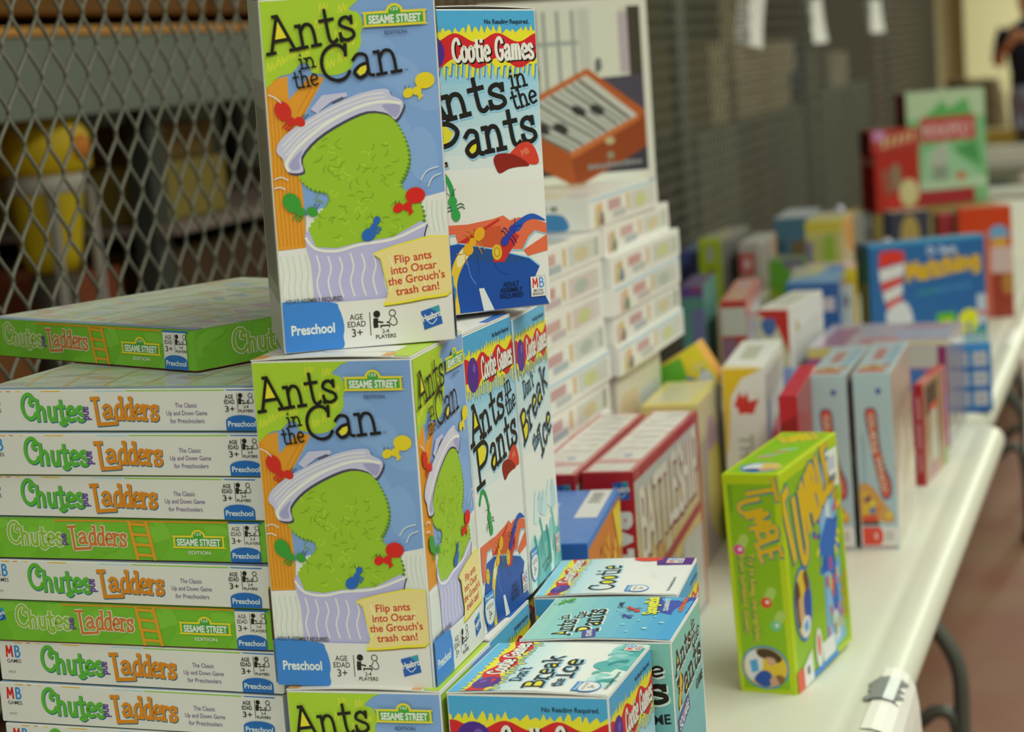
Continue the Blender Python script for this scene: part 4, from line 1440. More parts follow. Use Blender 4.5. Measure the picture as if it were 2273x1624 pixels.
# ---- chain-link fence
def chain_fence():
    root = empty('chain_link_fence', (-1.3, 7, 0))
    tag(root, 'grey chain-link fence running along behind the tables', 'fence')
    p, h, r = .0293, .0775, .0024
    y = 1.0
    vs, fs = [], []
    zs = [.04 + h / 2 * k for k in range(int(2.25 / (h / 2)))]
    i = 0
    while y < 12.9:
        path = []
        for k, z in enumerate(zs):
            sg = 1 if (k + i) % 2 else -1
            for t in (0, .17, .34, .5, .66, .83):
                c = cos(pi * t)
                lean = .55 * c + .45 * (1 - 2 * t)
                side = .0026 * sg * sin(pi * t) ** .6 if t else 0
                path.append((side, y + sg * (p / 2 + .0012) * lean, z + t * h / 2))
        b = len(vs)
        n = 5
        for j, q in enumerate(path):
            a = Vector(path[min(j + 1, len(path) - 1)]) - Vector(path[max(j - 1, 0)])
            a.normalize()
            u = a.cross(Vector((1, 0, 0))).normalized()
            v = a.cross(u)
            for k in range(n):
                t = 2 * pi * k / n
                w_ = u * cos(t) * r + v * sin(t) * r
                vs.append((q[0] + w_.x, q[1] - 7 + w_.y, q[2] + w_.z))
            if j:
                for k in range(n):
                    fs.append((b + (j - 1) * n + k, b + (j - 1) * n + (k + 1) % n, b + j * n + (k + 1) % n, b + j * n + k))
        y += p
        i += 1
    link_mesh('wire_mesh', vs, fs, [ink('6f6e5e', .5, metal=.25)], None, root, True)
    pm = ink('7d8272', .5, metal=.2, vary=.1, scale=20)
    for yy in (1.0, 3.55, 6.02, 8.33, 10.77, 12.92):
        g = Geo()
        g.tube([(-.03, yy - 7, 0), (-.03, yy - 7, 2.35)], .024, pm, 14)
        pole = g.build('post', root, True)
        g = Geo()
        g.lathe([(.0, .04), (.016, .03), (.027, .0), (.027, -.02)], (-.03, yy - 7, 2.36), pm, 14)
        g.build('post_cap', pole, True)
    g = Geo()
    g.tube([(-.03, 1.0 - 7, 2.28), (-.03, 12.92 - 7, 2.28)], .019, pm, 12)
    g.build('top_rail', root, True)
    return root


chain_fence()

# ---- paper tags tied on the fence
for (yy, zz, ww, hh, tilt, lab) in ((7.02, .822, .12, .18, -14, 'white paper tag tilted on the fence, the leftmost of three'), (8.32, .805, .075, .17, 2, 'narrow white paper tag on the fence beside the middle post'), (10.05, .815, .10, .15, 0, 'white paper tag on the fence, the rightmost of three')):
    g = Geo()
    n = 6
    vs = []
    for k in range(n + 1):
        t = k / n
        for s in (-1, 1):
            for dx in (0, .0012):
                vs.append((.012 + dx + .02 * t * t, s * ww / 2, -hh * t))
    fs = []
    for k in range(n):
        b = 4 * k
        fs += [(b, b + 4, b + 6, b + 2), (b + 1, b + 3, b + 7, b + 5), (b, b + 1, b + 5, b + 4), (b + 2, b + 6, b + 7, b + 3)]
    fs += [(0, 2, 3, 1), (4 * n, 4 * n + 1, 4 * n + 3, 4 * n + 2)]
    g.add(vs, fs, ink('f4f4f0', .5))
    o = g.build('paper_tag')
    o.location = (-1.3, yy, TZ + zz + hh / 2)
    o.rotation_euler = (R(tilt), 0, R(-38))
    tag(o, lab, 'paper tag', 'paper tags on the fence')
    g = Geo()
    g.tube([(.008, 0, -.006), (.002, 0, .02), (-.003, 0, .03)], .0012, ink('5a5a50', .5), 6)
    g.build('tie_wire', o)

# ---- the store behind the fence
sx = -2.2
rack = empty('storage_rack', (sx - .3, 6, 0))
tag(rack, 'grey-green steel storage rack behind the fence with a deep front beam', 'rack')


def rpart(name, x0, y0, z0, x1, y1, z1, mat, bev=.004):
    g = Geo()
    g.box(x0 - sx + .3, y0 - 6, z0, x1 - sx + .3, y1 - 6, z1, mat, bev)
    return g.build(name, rack)


bm_ = ink('7a8474', .55, vary=.10, scale=6)
rpart('beam', sx - .04, 1.6, TZ + .700, sx, 9.25, TZ + .866, bm_)
rpart('beam', sx - 1.0, 1.6, TZ + .700, sx - .96, 9.25, TZ + .866, bm_)
rpart('shelf_deck', sx - 1.0, 1.6, TZ + .868, sx + .005, 9.25, TZ + .888, ink('d49a48', .6, vary=.2, scale=9))
rpart('shelf_deck', sx - 1.0, 1.6, TZ + 1.42, sx + .02, 9.25, TZ + 1.45, ink('8a5a22', .6, vary=.2, scale=9))  # out-of-view deck added to block light falling into the store
rpart('shelf_deck', sx - 1.0, 4.55, TZ + .40, sx - .02, 9.25, TZ + .425, ink('8a7a70', .6, vary=.1, scale=9))
rpart('shelf_deck', sx - 1.0, 1.6, TZ - .30, sx - .02, 9.25, TZ - .27, ink('5a4632', .6, vary=.2, scale=9))
for yy in (1.7, 4.58, 7.0, 9.1):
    rpart('upright', sx - .13, yy - .04, 0, sx - .07, yy + .04, TZ + .86, ink('3c4038', .5))
    rpart('upright', sx - 1.0, yy - .04, 0, sx - .94, yy + .04, TZ + 1.5, ink('3c4038', .5))


def crate(name, x0, y0, z0, x1, y1, z1, col, label, cat, group=None, bev=.006, seam=None):
    o = Geo()
    cx, cy = (x0 + x1) / 2, (y0 + y1) / 2
    o.box(x0 - cx, y0 - cy, 0, x1 - cx, y1 - cy, z1 - z0, ink(col, .65, vary=.12, scale=7), bev)
    if seam:
        t = .0008
        o.box(x1 - cx, (y0 - y1) * .06, (z1 - z0) * .1, x1 - cx + t, (y1 - y0) * .06, z1 - z0 - .004, ink(seam, .4))
        o.box(x1 - cx, -(y1 - y0) * .3, (z1 - z0) * .62, x1 - cx + t, -(y1 - y0) * .12, (z1 - z0) * .8, ink(seam, .4))
    ob = o.build(name)
    ob.location = (cx, cy, TZ + z0)
    return tag(ob, label, cat, group)


# above the beam: orange-brown boards lying on the deck
for q, (y0, y1, col) in enumerate(((1.8, 3.3, '7e5614'), (3.32, 4.9, '7a5012'), (4.92, 6.8, '704a12'), (6.82, 9.1, '6a4612'))):
    crate('wood_board', sx - .8, y0, .915, sx - .05, y1, 1.06, col, ['orange-brown board on the rack above the fence, far left', 'orange-brown board on the rack in the upper left, second', 'orange-brown board on the rack just left of the front tower', 'brown board on the rack behind the fence at the right'][q], 'board', 'wooden boards on the rack')
for q in range(4):
    crate('wood_batten', sx - .7, 2.0 + q * 2, .889, sx - .6, 2.1 + q * 2, .914, '7a4e1c', 'short batten under the orange-brown boards on the rack', 'batten', 'battens under the boards')
# yellow lamp with a white strap
lamp = empty('yellow_bucket', (sx - .12, 4.13, TZ - .29))
tag(lamp, 'yellow plastic bucket and lid with a white band, on the dark shelf behind the fence', 'bucket')
g = Geo()
g.lathe([(0, .66), (.055, .66), (.066, .70), (.078, .82), (.08, .83)], (0, 0, 0), ink('cdb41e', .5), 26)
g.build('bucket_body', lamp, True)
g = Geo()
g.lathe([(.081, .83), (.084, .832), (.084, .868), (.08, .87)], (0, 0, 0), ink('b9b4a4', .5), 26)
g.build('band', lamp, True)
g = Geo()
g.lathe([(.08, .868), (.104, .88), (.103, .95), (.078, .99), (.03, 1.01), (0, 1.012)], (0, 0, 0), ink('d8b81e', .5), 26)
lid_ = g.build('lid', lamp, True)
g = Geo()
g.lathe([(0, .02), (.022, .014), (.03, 0)], (0, 0, 0), ink('d8822a', .5), 16)
k_ = g.build('orange_badge', lid_, True)
k_.matrix_basis = Matrix.Translation((.098, -.012, .925)) @ Matrix.Rotation(R(80), 4, 'Y')
for s in (-1, 1):
    g = Geo()
    g.tube([(.07, s * .09, .0), (.07, s * .088, .45), (.06, s * .084, .84)], .012, ink('8f887c', .5), 10)
    g.build('handle_rail', lamp, True)
g = Geo()
g.lathe([(0, 0), (.1, 0), (.1, .05), (.05, .08), (.05, .655), (0, .66)], (0, 0, 0), ink('4a463a', .6), 20)
g.build('stand', lamp, True)
crate('cardboard_box', sx - .75, 3.0, -.27, sx - .1, 3.98, .24, '7a4c22', 'brown cardboard box low behind the fence at the far left', 'cardboard box')
crate('cardboard_box', sx - .8, 4.27, -.27, sx - .16, 4.52, .34, '8a4a2c', 'reddish-brown cardboard box behind the fence beside the yellow bucket', 'cardboard box')
crate('cardboard_box', sx - .9, 4.62, -.27, sx - .1, 5.5, .36, '4a3418', 'dark brown box on the lower shelf behind the fence', 'cardboard box')
crate('cardboard_box', sx - .9, 4.60, .426, sx - .1, 5.02, .565, '8a7a34', 'olive cardboard box on the middle shelf behind the fence', 'cardboard box')
crate('cardboard_box', sx - .85, 4.62, .566, sx - .15, 5.06, .655, '6a4e1c', 'flat brown box on top of the olive box behind the fence', 'cardboard box')
crate('cardboard_box', sx - .7, 2.2, .56, sx - .1, 3.55, .69, '8a7020', 'mustard box hanging high behind the fence at the far left edge', 'cardboard box')
crate('plank', sx - .7, 1.7, .53, sx - .05, 3.6, .56, '5a4020', 'dark plank under the mustard box behind the fence', 'plank')
# right hand side of the store
crate('steel_cabinet', -2.7, 9.72, -.74, -2.0, 12.3, .36, '565b4e', 'wide dark steel cabinet low behind the fence on the right', 'cabinet', None, .01, '474c40')
crate('cardboard_box', -2.6, 9.82, .362, -2.02, 10.22, .74, 'b0a47e', 'narrow beige carton on the dark cabinet behind the fence', 'cardboard box', None, .006, '9a8c66')
crate('cardboard_box', -2.6, 10.44, .362, -2.02, 12.0, .545, 'aea27e', 'wide beige carton on the dark cabinet behind the fence', 'cardboard box', None, .006, '9a8c66')
crate('cardboard_box', -2.6, 10.40, .547, -2.02, 12.2, .73, 'b4a884', 'upper beige carton stacked on the wide carton behind the fence', 'cardboard box', None, .006, '9a8c66')
crate('steel_cabinet', -2.8, 12.9, -.74, -2.0, 15.2, .40, '4c5648', 'dark green-grey cabinet far behind the fence', 'cabinet', None, .01, '3c4438')
crate('cardboard_box', -2.6, 13.7, .402, -2.05, 14.5, .62, 'a89e84', 'pale carton on the dark cabinet far behind the fence', 'cardboard box', None, .006, '8c8266')
crate('blue_box', -2.4, 13.0, .402, -2.1, 13.4, .72, '3f6a8c', 'small blue box beside the pale carton far behind the fence', 'box')
crate('steel_locker', -3.0, 15.6, -.74, -2.0, 17.2, 1.3, '6a4c3c', 'tall brown locker at the far end behind the fence', 'locker', None, .01, '4c382c')
crate('steel_locker', -2.1, 8.2, -.74, -1.75, 9.0, .40, '7c7c68', 'pale grey locker behind the fence beside the white stacks', 'locker', None, .01, '6f705f')

# ---- person standing beyond the tables, mostly outside the frame
def person():
    root = empty('person', (-1.0, 17.0, 0))
    tag(root, 'person in a dark navy shirt and blue jeans standing by the far pale wall', 'person')

    # body as one loft of rings: legs, trunk, neck and head follow one outline
    def loft(name, rings, mat, parent, n=18, top=True):
        g = Geo()
        vs = [(cx + rx * cos(2 * pi * k / n), cy + ry * sin(2 * pi * k / n), z) for cx, cy, z, rx, ry in rings for k in range(n)]
        fs = [(i * n + k, i * n + (k + 1) % n, (i + 1) * n + (k + 1) % n, (i + 1) * n + k) for i in range(len(rings) - 1) for k in range(n)]
        fs += [tuple(range(n))[::-1], tuple(range((len(rings) - 1) * n, len(rings) * n))]
        g.add(vs, fs, mat)
        return g.build(name, parent, True)
    sk = ink('b07a56', .5)
    navy = ink('16202e', .7, vary=.1)
    jean = ink('7f8896', .75, vary=.12, scale=30)
    body = loft('body', [(0, 0, 1.46, .055, .06), (0, 0, 1.50, .055, .06), (0, -.01, 1.53, .06, .07), (0, -.02, 1.58, .076, .092), (0, -.02, 1.65, .08, .1), (0, -.01, 1.71, .07, .088), (0, 0, 1.75, .035, .045)], sk, root)
    loft('hair', [(0, .02, 1.62, .083, .09), (0, .02, 1.68, .088, .1), (0, .015, 1.74, .072, .085), (0, .01, 1.775, .03, .04)], ink('3a2a1c', .7), body)
    loft('shirt', [(0, 0, .98, .17, .12), (0, 0, 1.08, .165, .115), (0, 0, 1.22, .185, .125), (0, 0, 1.34, .2, .125), (0, 0, 1.42, .19, .11), (0, 0, 1.46, .11, .085), (0, 0, 1.49, .065, .07)], navy, body)
    loft('jeans', [(0, 0, .80, .165, .115), (0, 0, .90, .175, .125), (0, 0, 1.0, .165, .118)], jean, body)
    for s in (-1, 1):
        g = Geo()
        g.tube(smooth_path([(s * .09, 0, .9), (s * .095, -.01, .5), (s * .1, .01, .09)], 5), [.092 - .0035 * k for k in range(11)], jean, 14)
        g.build('jeans_leg', body, True)
        g = Geo()
        g.box(s * .1 - .045, -.17, 0, s * .1 + .045, .08, .09, ink('2a2622', .6), .02)
        g.build('shoe', body, True)
        g = Geo()
        g.tube(smooth_path([(s * .19, 0, 1.41), (s * .245, .01, 1.28), (s * .25, -.01, 1.16)], 4), [.062, .06, .058, .055, .052, .05, .05, .05, .05], navy, 12)
        g.build('sleeve', body, True)
        g = Geo()
        g.tube(smooth_path([(s * .25, -.01, 1.17), (s * .19, -.17, 1.22), (s * .07, -.24, 1.34)], 4), [.042, .041, .04, .038, .036, .034, .031, .028, .026], sk, 12)
        g.build('forearm', body, True)
        for f in range(4):
            g = Geo()
            g.tube([(s * .065, -.245, 1.345 + .02 - f * .017), (s * .025, -.25, 1.375 + .014 - f * .017), (s * -.005, -.235, 1.385 - f * .017)], .009, sk, 8)
            g.build('finger', body, True)
        g = Geo()
        g.tube([(s * .08, -.24, 1.36), (s * .07, -.225, 1.395), (s * .055, -.22, 1.415)], .010, sk, 8)
        g.build('thumb', body, True)
    root.rotation_euler = (0, 0, R(-12))
    return root


person()

# mottled coat over a chair beside the person
ch = empty('folding_chair', (-1.32, 15.6, 0))
tag(ch, 'folding chair hidden under a mottled brown coat beside the person', 'chair')
for s in (-1, 1):
    for t in (-1, 1):
        g = Geo()
        g.tube([(s * .18, t * .2, 0), (s * .18, t * .16, .45)] + ([(s * .18, .2, .98)] if t > 0 else []), .013, ink('4a4a44', .4, metal=.3), 8)
        g.build('leg', ch, True)
g = Geo()
g.box(-.2, -.2, .45, .2, .2, .475, ink('4a4034', .6), .01)
g.build('seat', ch)
g = Geo()
g.box(-.2, .17, .7, .2, .2, .98, ink('4a4034', .6), .01)
g.build('backrest', ch)
g = Geo()
rnd = random.Random(11)
n, mrow = 20, 12
vs = []
for i in range(mrow + 1):
    t = i / mrow
    for k in range(n):
        a = 2 * pi * k / n
        w_ = (.235 - .05 * t + .02 * sin(3 * a + 5 * t))
        vs.append((w_ * cos(a), .185 + (.10 + .012 * sin(5 * a)) * sin(a), .35 + .78 * t - (.05 if i == mrow else 0) + .012 * rnd.random()))
fs = [(i * n + k, i * n + (k + 1) % n, (i + 1) * n + (k + 1) % n, (i + 1) * n + k) for i in range(mrow) for k in range(n)] + [tuple(range(mrow * n, mrow * n + n))]
g.add(vs, fs, ink('6a5f42', .9, vary=.7, scale=9))
o = g.build('coat', None, True)
o.location = (-1.32, 15.6, 0)
tag(o, 'mottled brown and olive coat draped over a chair beside the person', 'coat')

# ---- paper sign and tape on the table edge
def paper_sign(x, y0, y1, drop, label, words=True, lean=0.0):
    root = empty('paper_sign', (x, (y0 + y1) / 2, TZ))
    tag(root, label, 'paper sign')
    prof = [(-.022, .0022), (-.012, .0020), (-.003, -.001), (.006, -.008), (.0125, -.022), (.016, -.045), (.018, -.08), (.018, -.13), (.016, -.19), (.014, -.25), (.012, -drop)]
    L = (y1 - y0)
    n = 6
    vs, fs = [], []
    for i, (dx, dz) in enumerate(prof):
        for k in range(n + 1):
            t = k / n
            far = 0.35 + .65 * t
            bow = (1 - t) * .006 * min(1, i / 4)
            for th in (0, .0006):
                vs.append((dx + bow + th * .7, (t - .5) * L, dz + th))
    m = 2 * (n + 1)
    for i in range(len(prof) - 1):
        for k in range(n):
            a = i * m + 2 * k
            fs += [(a, a + 2, a + m + 2, a + m), (a + 1, a + m + 1, a + m + 3, a + 3)]
        a = i * m
        fs += [(a, a + m, a + m + 1, a + 1), (a + 2 * n, a + 2 * n + 1, a + m + 2 * n + 1, a + m + 2 * n)]
    for k in range(n):
        a = 2 * k
        fs.append((a, a + 1, a + 3, a + 2))
        a = (len(prof) - 1) * m + 2 * k
        fs.append((a, a + 2, a + 3, a + 1))
    g = Geo()
    g.add(vs, fs, ink('f0f0f0', .5))
    g.build('sheet', root, False)
    if words:
        def on(t, d):
            acc = 0.0
            for i in range(1, len(prof)):
                seg = math.hypot(prof[i][0] - prof[i - 1][0], prof[i][1] - prof[i - 1][1])
                if acc + seg >= d:
                    f = (d - acc) / seg
                    x_ = prof[i - 1][0] + (prof[i][0] - prof[i - 1][0]) * f
                    z_ = prof[i - 1][1] + (prof[i][1] - prof[i - 1][1]) * f
                    return Vector((x_ + (1 - t) * .006 * min(1, (i - 1 + f) / 4) + .0014, (t - .5) * L, z_ + .0010))
                acc += seg
        g = Geo()
        wm = ink('a9a9a2', .5)
        for p, q in (((.58, .105), (.58, .045)), ((.58, .045), (.70, .105)), ((.70, .105), (.70, .045)), ((.80, .045), (.80, .105)), ((.80, .047), (.92, .047)), ((.80, .075), (.90, .075)), ((.80, .103), (.92, .103))):
            n_ = 6
            dt, dd = (q[0] - p[0]) * L, q[1] - p[1]
            ln = math.hypot(dt, dd)
            nt, nd = -dd / ln * .0035 / L, dt / ln * .0035
            vs = []
            for k in range(n_ + 1):
                t, d = p[0] + (q[0] - p[0]) * k / n_, p[1] + (q[1] - p[1]) * k / n_
                vs += [on(t + nt, d + nd), on(t - nt, d - nd)]
            g.add(vs, [(2 * k, 2 * k + 1, 2 * k + 3, 2 * k + 2) for k in range(n_)], wm)
        g.build('lettering', root)
    return root


paper_sign(-.322, 2.285, 2.515, .279, 'white paper sign draped over the near table edge and held by silver tape', False)
g = Geo()
pts = []
ty0, ty1 = -.042, .042
nx = 5
vs = []
for i, (dx, dz) in enumerate(((-.030, .0016), (-.022, .0040), (-.010, .0042), (.002, -.0003), (.0072, -.0085))):
    for k in range(9):
        t = k / 8
        jag = .0018 * ((k * 7 + 3) % 5 - 2) * (1 if i in (0, 4) else 0)
        for th in (0, .0007):
            vs.append((dx + jag, ty0 + (ty1 - ty0) * t + .18 * dx, dz + th))
m = 18
fs = []
for i in range(4):
    for k in range(8):
        a = i * m + 2 * k
        fs += [(a + 1, a + m + 1, a + m + 3, a + 3), (a, a + 2, a + m + 2, a + m)]
g.add(vs, fs, ink('9a9f9a', .38, metal=.35, bump=.05, scale=120))
o = g.build('duct_tape')
o.location = (-.322, 2.43, TZ + .0008)
tag(o, 'strip of silver duct tape holding the paper sign to the table edge', 'tape')
paper_sign(-.366, 5.12, 5.40, .27, 'white paper sheet hanging from the second table edge at the right of the frame', False)
# ---------------------------------------------------------------- cartons of the front towers
CAN, PANTS, ICE, ICET = art_can(), art_pants(), art_ice(), art_ice(True)
BUGT, BUGF, SEAT, SEAF = art_bugtop(), art_bugfront(), art_seatop(), art_seafront()
side_can = art_band(100, 196, 'a9a796', [('r', 'bfc8b0', 0, 0, 100, 44), ('r', '8d8a78', 12, 60, 88, 160), ('r', 'c9c7b8', 0, 169, 100, 196)], 0)


def top_can():
    return art_band(100, 100, 'e0dfd2', [('r', '8ca9d4', 0, 0, 100, 60), ('p', 'a8c63a', [(60, 0), (100, 0), (100, 100), (90, 100)]), ('r', 'dca25c', 0, 86, 88, 100), ('r', 'e3e2d8', 40, 62, 86, 84)], 0)


def upright(pos, art, label, top=None, base='dedccf', right=None, left=None, flap=None, group=None, back=None):
    """upright carton; a separate tuck flap is a part of its own"""
    x, y, z, yaw, tx, ty, w, d, h = pos
    root = empty('game_carton')
    place(root, x, y, z, yaw, tx, ty)
    tag(root, label, 'game box', group)
    pr = {'front': art, 'right': right or art, 'back': back or art}
    pr['left'] = left or art
    hb = h - .0016
    g = carton_geo(w, d, hb, base, pr)
    g.build('carton_body', root)
    g = Geo()                                    # tuck flap: card sheet with a slight bow
    n = 8
    vs, fs = [], []
    wm = ink(base, .42)
    for i in range(n + 1):
        for k in range(n + 1):
            u, v = -w / 2 + w * i / n, -d / 2 + d * k / n
            b = .0022 * sin(pi * i / n) * (1 - k / n * .5)
            for t in (0, .0009):
                vs.append((u, v, hb + .0002 + t + b))
    m = 2 * (n + 1)
    for i in range(n):
        for k in range(n):
            a = i * m + 2 * k
            fs += [(a + 1, a + m + 1, a + m + 3, a + 3), (a, a + 2, a + m + 2, a + m)]
    for i in range(n):
        a = i * m
        fs += [(a, a + m, a + m + 1, a + 1), (a + 2 * n, a + 2 * n + 1, a + m + 2 * n + 1, a + m + 2 * n)]
        a = 2 * i
        fs += [(a, a + 1, a + 3, a + 2), (n * m + a, n * m + a + 2, n * m + a + 3, n * m + a + 1)]
    g.add(vs, fs, wm)
    if top:
        art_, rot = top if isinstance(top, tuple) else (top, 0)
        k0 = len(g.v)
        stamp(g, art_, (-w / 2, d / 2, hb + .0012), (1, 0, 0), (0, -1, 0), (0, 0, 1), w, d, rot=rot)
        for v in g.v[k0:]:                       # follow the bow of the flap
            v.z += .0022 * sin(pi * min(1, max(0, v.x / w + .5))) * (1 - (v.y / d + .5) * .5) + .0002
    g.build('top_flap', root)
    return root


TOPC = top_can()
upright((-.636, 1.6275, 0, .7, 0, 0, .133, .139, .267), CAN, 'blue and lime trash can carton at the bottom of the front tower, cut off below', TOPC)
upright((-.645, 1.634, .2675, 1.0, .6, .5, .136, .136, .2715), CAN, 'blue and lime trash can carton in the middle of the front tower, two panels showing', TOPC)
upright((-.655, 1.670, .5415, 27.2, 1.6, .5, .140, .137, .2835), CAN, 'blue and lime trash can carton topmost on the front tower, twisted toward the fence', TOPC, left=side_can)
TOPP = art_band(100, 100, 'dcdcd2', [('r', '3a72bc', 0, 0, 100, 46), ('r', 'e2e1d8', 0, 46, 100, 100), ('e', 'b9b4a4', 60, 70, 20, 8, 0)], 0)
upright((-.6305, 1.773, 0, 1.6, 0, 0, .109, .134, .2665), ICE, 'sky-blue carton under the trousers carton of the second tower, with a yellow and red header', TOPP)
upright((-.6345, 1.785, .267, -1.1, 0, 0, .108, .134, .266), PANTS, 'blue trousers carton right behind the middle trash can carton, its right panel showing', TOPP)
upright((-.634, 1.855, .5365, 56.5, -1.8, 2.4, .1466, .105, .272), PANTS, 'blue trousers carton standing high at an angle behind the topmost trash can carton', TOPP)
upright((-.645, 1.922, 0, 2.5, 0, 0, .092, .131, .2665), ICE, 'carton hidden low at the back of the second tower, under the ice water carton', TOPP)
upright((-.6215, 1.919, .267, 3.0, 0, 0, .078, .129, .261), ICE, 'pale ice water carton at the back of the second tower, behind the trousers carton', TOPP)
upright((-.496, 1.628, 0, -.3, 0, 0, .134, .141, .267), BUGF, 'sky-blue carton nearest the camera, at the bottom edge right of the front tower', (ICET, 90))
upright((-.483, 1.779, 0, 2.5, 0, 0, .133, .141, .267), SEAF, 'sea-green carton behind the nearest sky-blue carton', (SEAT, 90))
upright((-.514, 1.925, 0, 4.7, 0, 0, .135, .139, .267), BUGF, 'white-topped carton with purple corner behind the sea-green carton', (BUGT, 90))

# ---------------------------------------------------------------- left stack of flat games
CLW, CLG, CLS = art_cl_white(), art_cl_green(), art_cl_green(True)
GB = 'flat game boxes in the left stack'


def flat_game(pos, green, label, seed):
    x, y, z, yaw, tx, ty, w, d, h = pos
    root = empty('flat_game_box')
    place(root, x, y, z, yaw, tx, ty)
    tag(root, label, 'game box', GB)
    f = CLG if green else CLW
    s = CLS if green else CLW
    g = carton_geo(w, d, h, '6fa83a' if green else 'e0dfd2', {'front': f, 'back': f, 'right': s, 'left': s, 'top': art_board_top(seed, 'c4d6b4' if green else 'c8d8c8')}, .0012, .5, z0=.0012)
    g.build('lid', root)
    g = Geo()
    g.box(-w / 2 + .0014, -d / 2 + .0014, 0, w / 2 - .0014, d / 2 - .0014, .006, ink('8a2f2c' if green else '7d8a3a', .5), .0006)
    g.build('tray', root)
    return root


P_ = .0373
zt = .2135
TW = .283
TX, TY, TA = -.849, 1.741, -4.7
jit = [(0, 0, 0), (.0015, .002, -.3), (-.004, .001, .5), (-.002, -.002, -.4), (-.006, .002, .8), (-.003, 0, -.6), (.004, -.003, .2), (.002, .002, -.2)]
rows = [('w', 'white flat game box at the bottom of the sharp part of the left stack'), ('w', 'white flat game box, second up from the bottom edge in the left stack'),
        ('g', 'lower green flat game box of the left stack, fifth under the tilted one'), ('w', 'white flat game box between the two green ones in the left stack'),
        ('g', 'upper green flat game box inside the left stack, fourth under the turned one'), ('w', 'white flat game box resting on the upper green one in the left stack'),
        ('w', 'white flat game box second under the turned green one in the left stack'), ('w', 'white flat game box right under the turned green one on the left stack')]
rows[0] = ('w', 'white flat game box lowest fully visible in the left stack')
rows[2] = ('g', 'lower of the two green flat game boxes inside the left stack')
rows[4] = ('g', 'upper of the two green flat game boxes inside the left stack')
for k, (c, lab) in enumerate(rows):
    jx, jy, ja = jit[k]
    flat_game((TX + .001 * k + jx, TY + jy, zt + k * P_, TA + ja, 0, 0, TW, TW, P_ - .0005), c == 'g', lab, 20 + k)
for k in range(6):
    flat_game((TX - .002 + .002 * (k % 3), TY, k * zt / 6, TA + .4 * (k % 2), 0, 0, TW, TW, zt / 6 - .0004), False,
              ['white flat game box at the very bottom of the left stack', 'second white flat game box from the table in the left stack', 'third white flat game box from the table in the left stack', 'fourth white flat game box from the table in the left stack', 'fifth white flat game box from the table in the left stack', 'sixth white flat game box from the table in the left stack', 'white flat game box cut by the bottom edge of the photo in the left stack'][k], 60 + k)
flat_game((-.8855, 1.892, zt + 8 * P_ + .0005, -26.5, 0, 0, .325, .322, .0368), True, 'green flat game box turned askew on top of the left stack', 41)

# ---------------------------------------------------------------- white pile in the middle
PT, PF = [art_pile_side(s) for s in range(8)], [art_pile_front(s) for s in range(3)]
PTOP = [art_pile_top(s) for s in range(3)]
GP = 'white shrink-wrapped games in the twin pile'
ORD = ['lowest', 'second', 'third', 'fourth', 'fifth', 'sixth', 'seventh', 'eighth', 'ninth', 'tenth', 'eleventh', 'twelfth', 'thirteenth']
rnd = random.Random(12)
for k in range(12):
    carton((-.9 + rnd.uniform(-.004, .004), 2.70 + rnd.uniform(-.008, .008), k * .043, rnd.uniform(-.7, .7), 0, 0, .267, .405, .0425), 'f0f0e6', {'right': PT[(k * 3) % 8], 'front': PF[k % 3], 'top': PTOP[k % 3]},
           'white wrapped game box, %s from below in the nearer column of the pale pile' % ORD[k], 'boxed_game', 'game box', GP, .3)
for k in range(12):
    dx = .012 if 7 <= k <= 10 else 0
    wk = .267 if k > 6 else .17
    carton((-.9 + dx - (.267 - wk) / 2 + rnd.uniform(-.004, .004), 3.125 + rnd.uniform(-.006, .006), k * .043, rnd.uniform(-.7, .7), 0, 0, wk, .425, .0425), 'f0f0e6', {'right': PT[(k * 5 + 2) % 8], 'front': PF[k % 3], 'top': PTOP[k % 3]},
           'white wrapped game box, %s from below in the farther column of the pale pile' % ORD[k], 'boxed_game', 'game box', GP, .3)
carton((-.897, 3.045, .5165, -.5, 0, 0, .267, .40, .0455), 'f0f0e6', {'right': PT[5], 'front': PF[0], 'top': PTOP[1]}, 'white wrapped game box with a blue badge, directly under the wooden case picture box', 'boxed_game', 'game box', GP, .3)
pic = carton((-.878, 3.150, .5625, 35.2, -1.0, .5, .270, .050, .276), 'd6d5c2', {'front': art_case_photo()}, 'white-bordered box with a photo of an orange wooden case, standing on the pale pile', 'picture_box', 'box')

# ---------------------------------------------------------------- right half of the front table
carton((-.735, 2.215, 0, 5, 0, 0, .255, .262, .170), 'c9b46a', {}, 'plain tan box hidden beneath the blue flat box with the orange side', 'game_box')
carton((-.739, 2.215, .1705, 7.1, 0, 0, .267, .267, .087), '3d7ac6', {'top': (art_hungry_top(), 90), 'right': art_hungry_side(), 'front': art_band(267, 86, '2f66b4', [('l', 'c9d4e4', 3, [(200, 60), (250, 52)]), ('l', 'c9d4e4', 3, [(206, 76), (252, 68)])], .2)},
       'blue flat game box with orange side in front of the red naval games', 'game_box')
BSD, BFR, BTP = art_battle_side(), art_battle_front(), art_battle_top()
carton((-.650, 2.605, 0, 1.3, 0, 0, .063, .410, .270), 'a8262b', {'right': BSD, 'front': BFR, 'top': BTP}, 'red naval game box on edge, right one of the pair, its long lettered side showing', 'game_box', 'game box', 'red naval game boxes', .5)
carton((-.719, 2.590, 0, 1.8, 0, 0, .064, .410, .270), 'a8262b', {'right': BSD, 'front': BFR, 'top': BTP}, 'red naval game box on edge, left one of the pair, mostly hidden', 'game_box', 'game box', 'red naval game boxes', .5)
ysd = art_band(219, 243, 'b4a8a0', [('r', 'c9c29a', 0, 0, 219, 60), ('b', 'd0c45c', [(60, 100), (120, 80), (200, 110), (210, 200), (120, 220), (50, 180)]), ('e', 'b08aa0', 100, 60, 40, 26, 0), ('r', '9fae3c', 120, 190, 219, 243)])
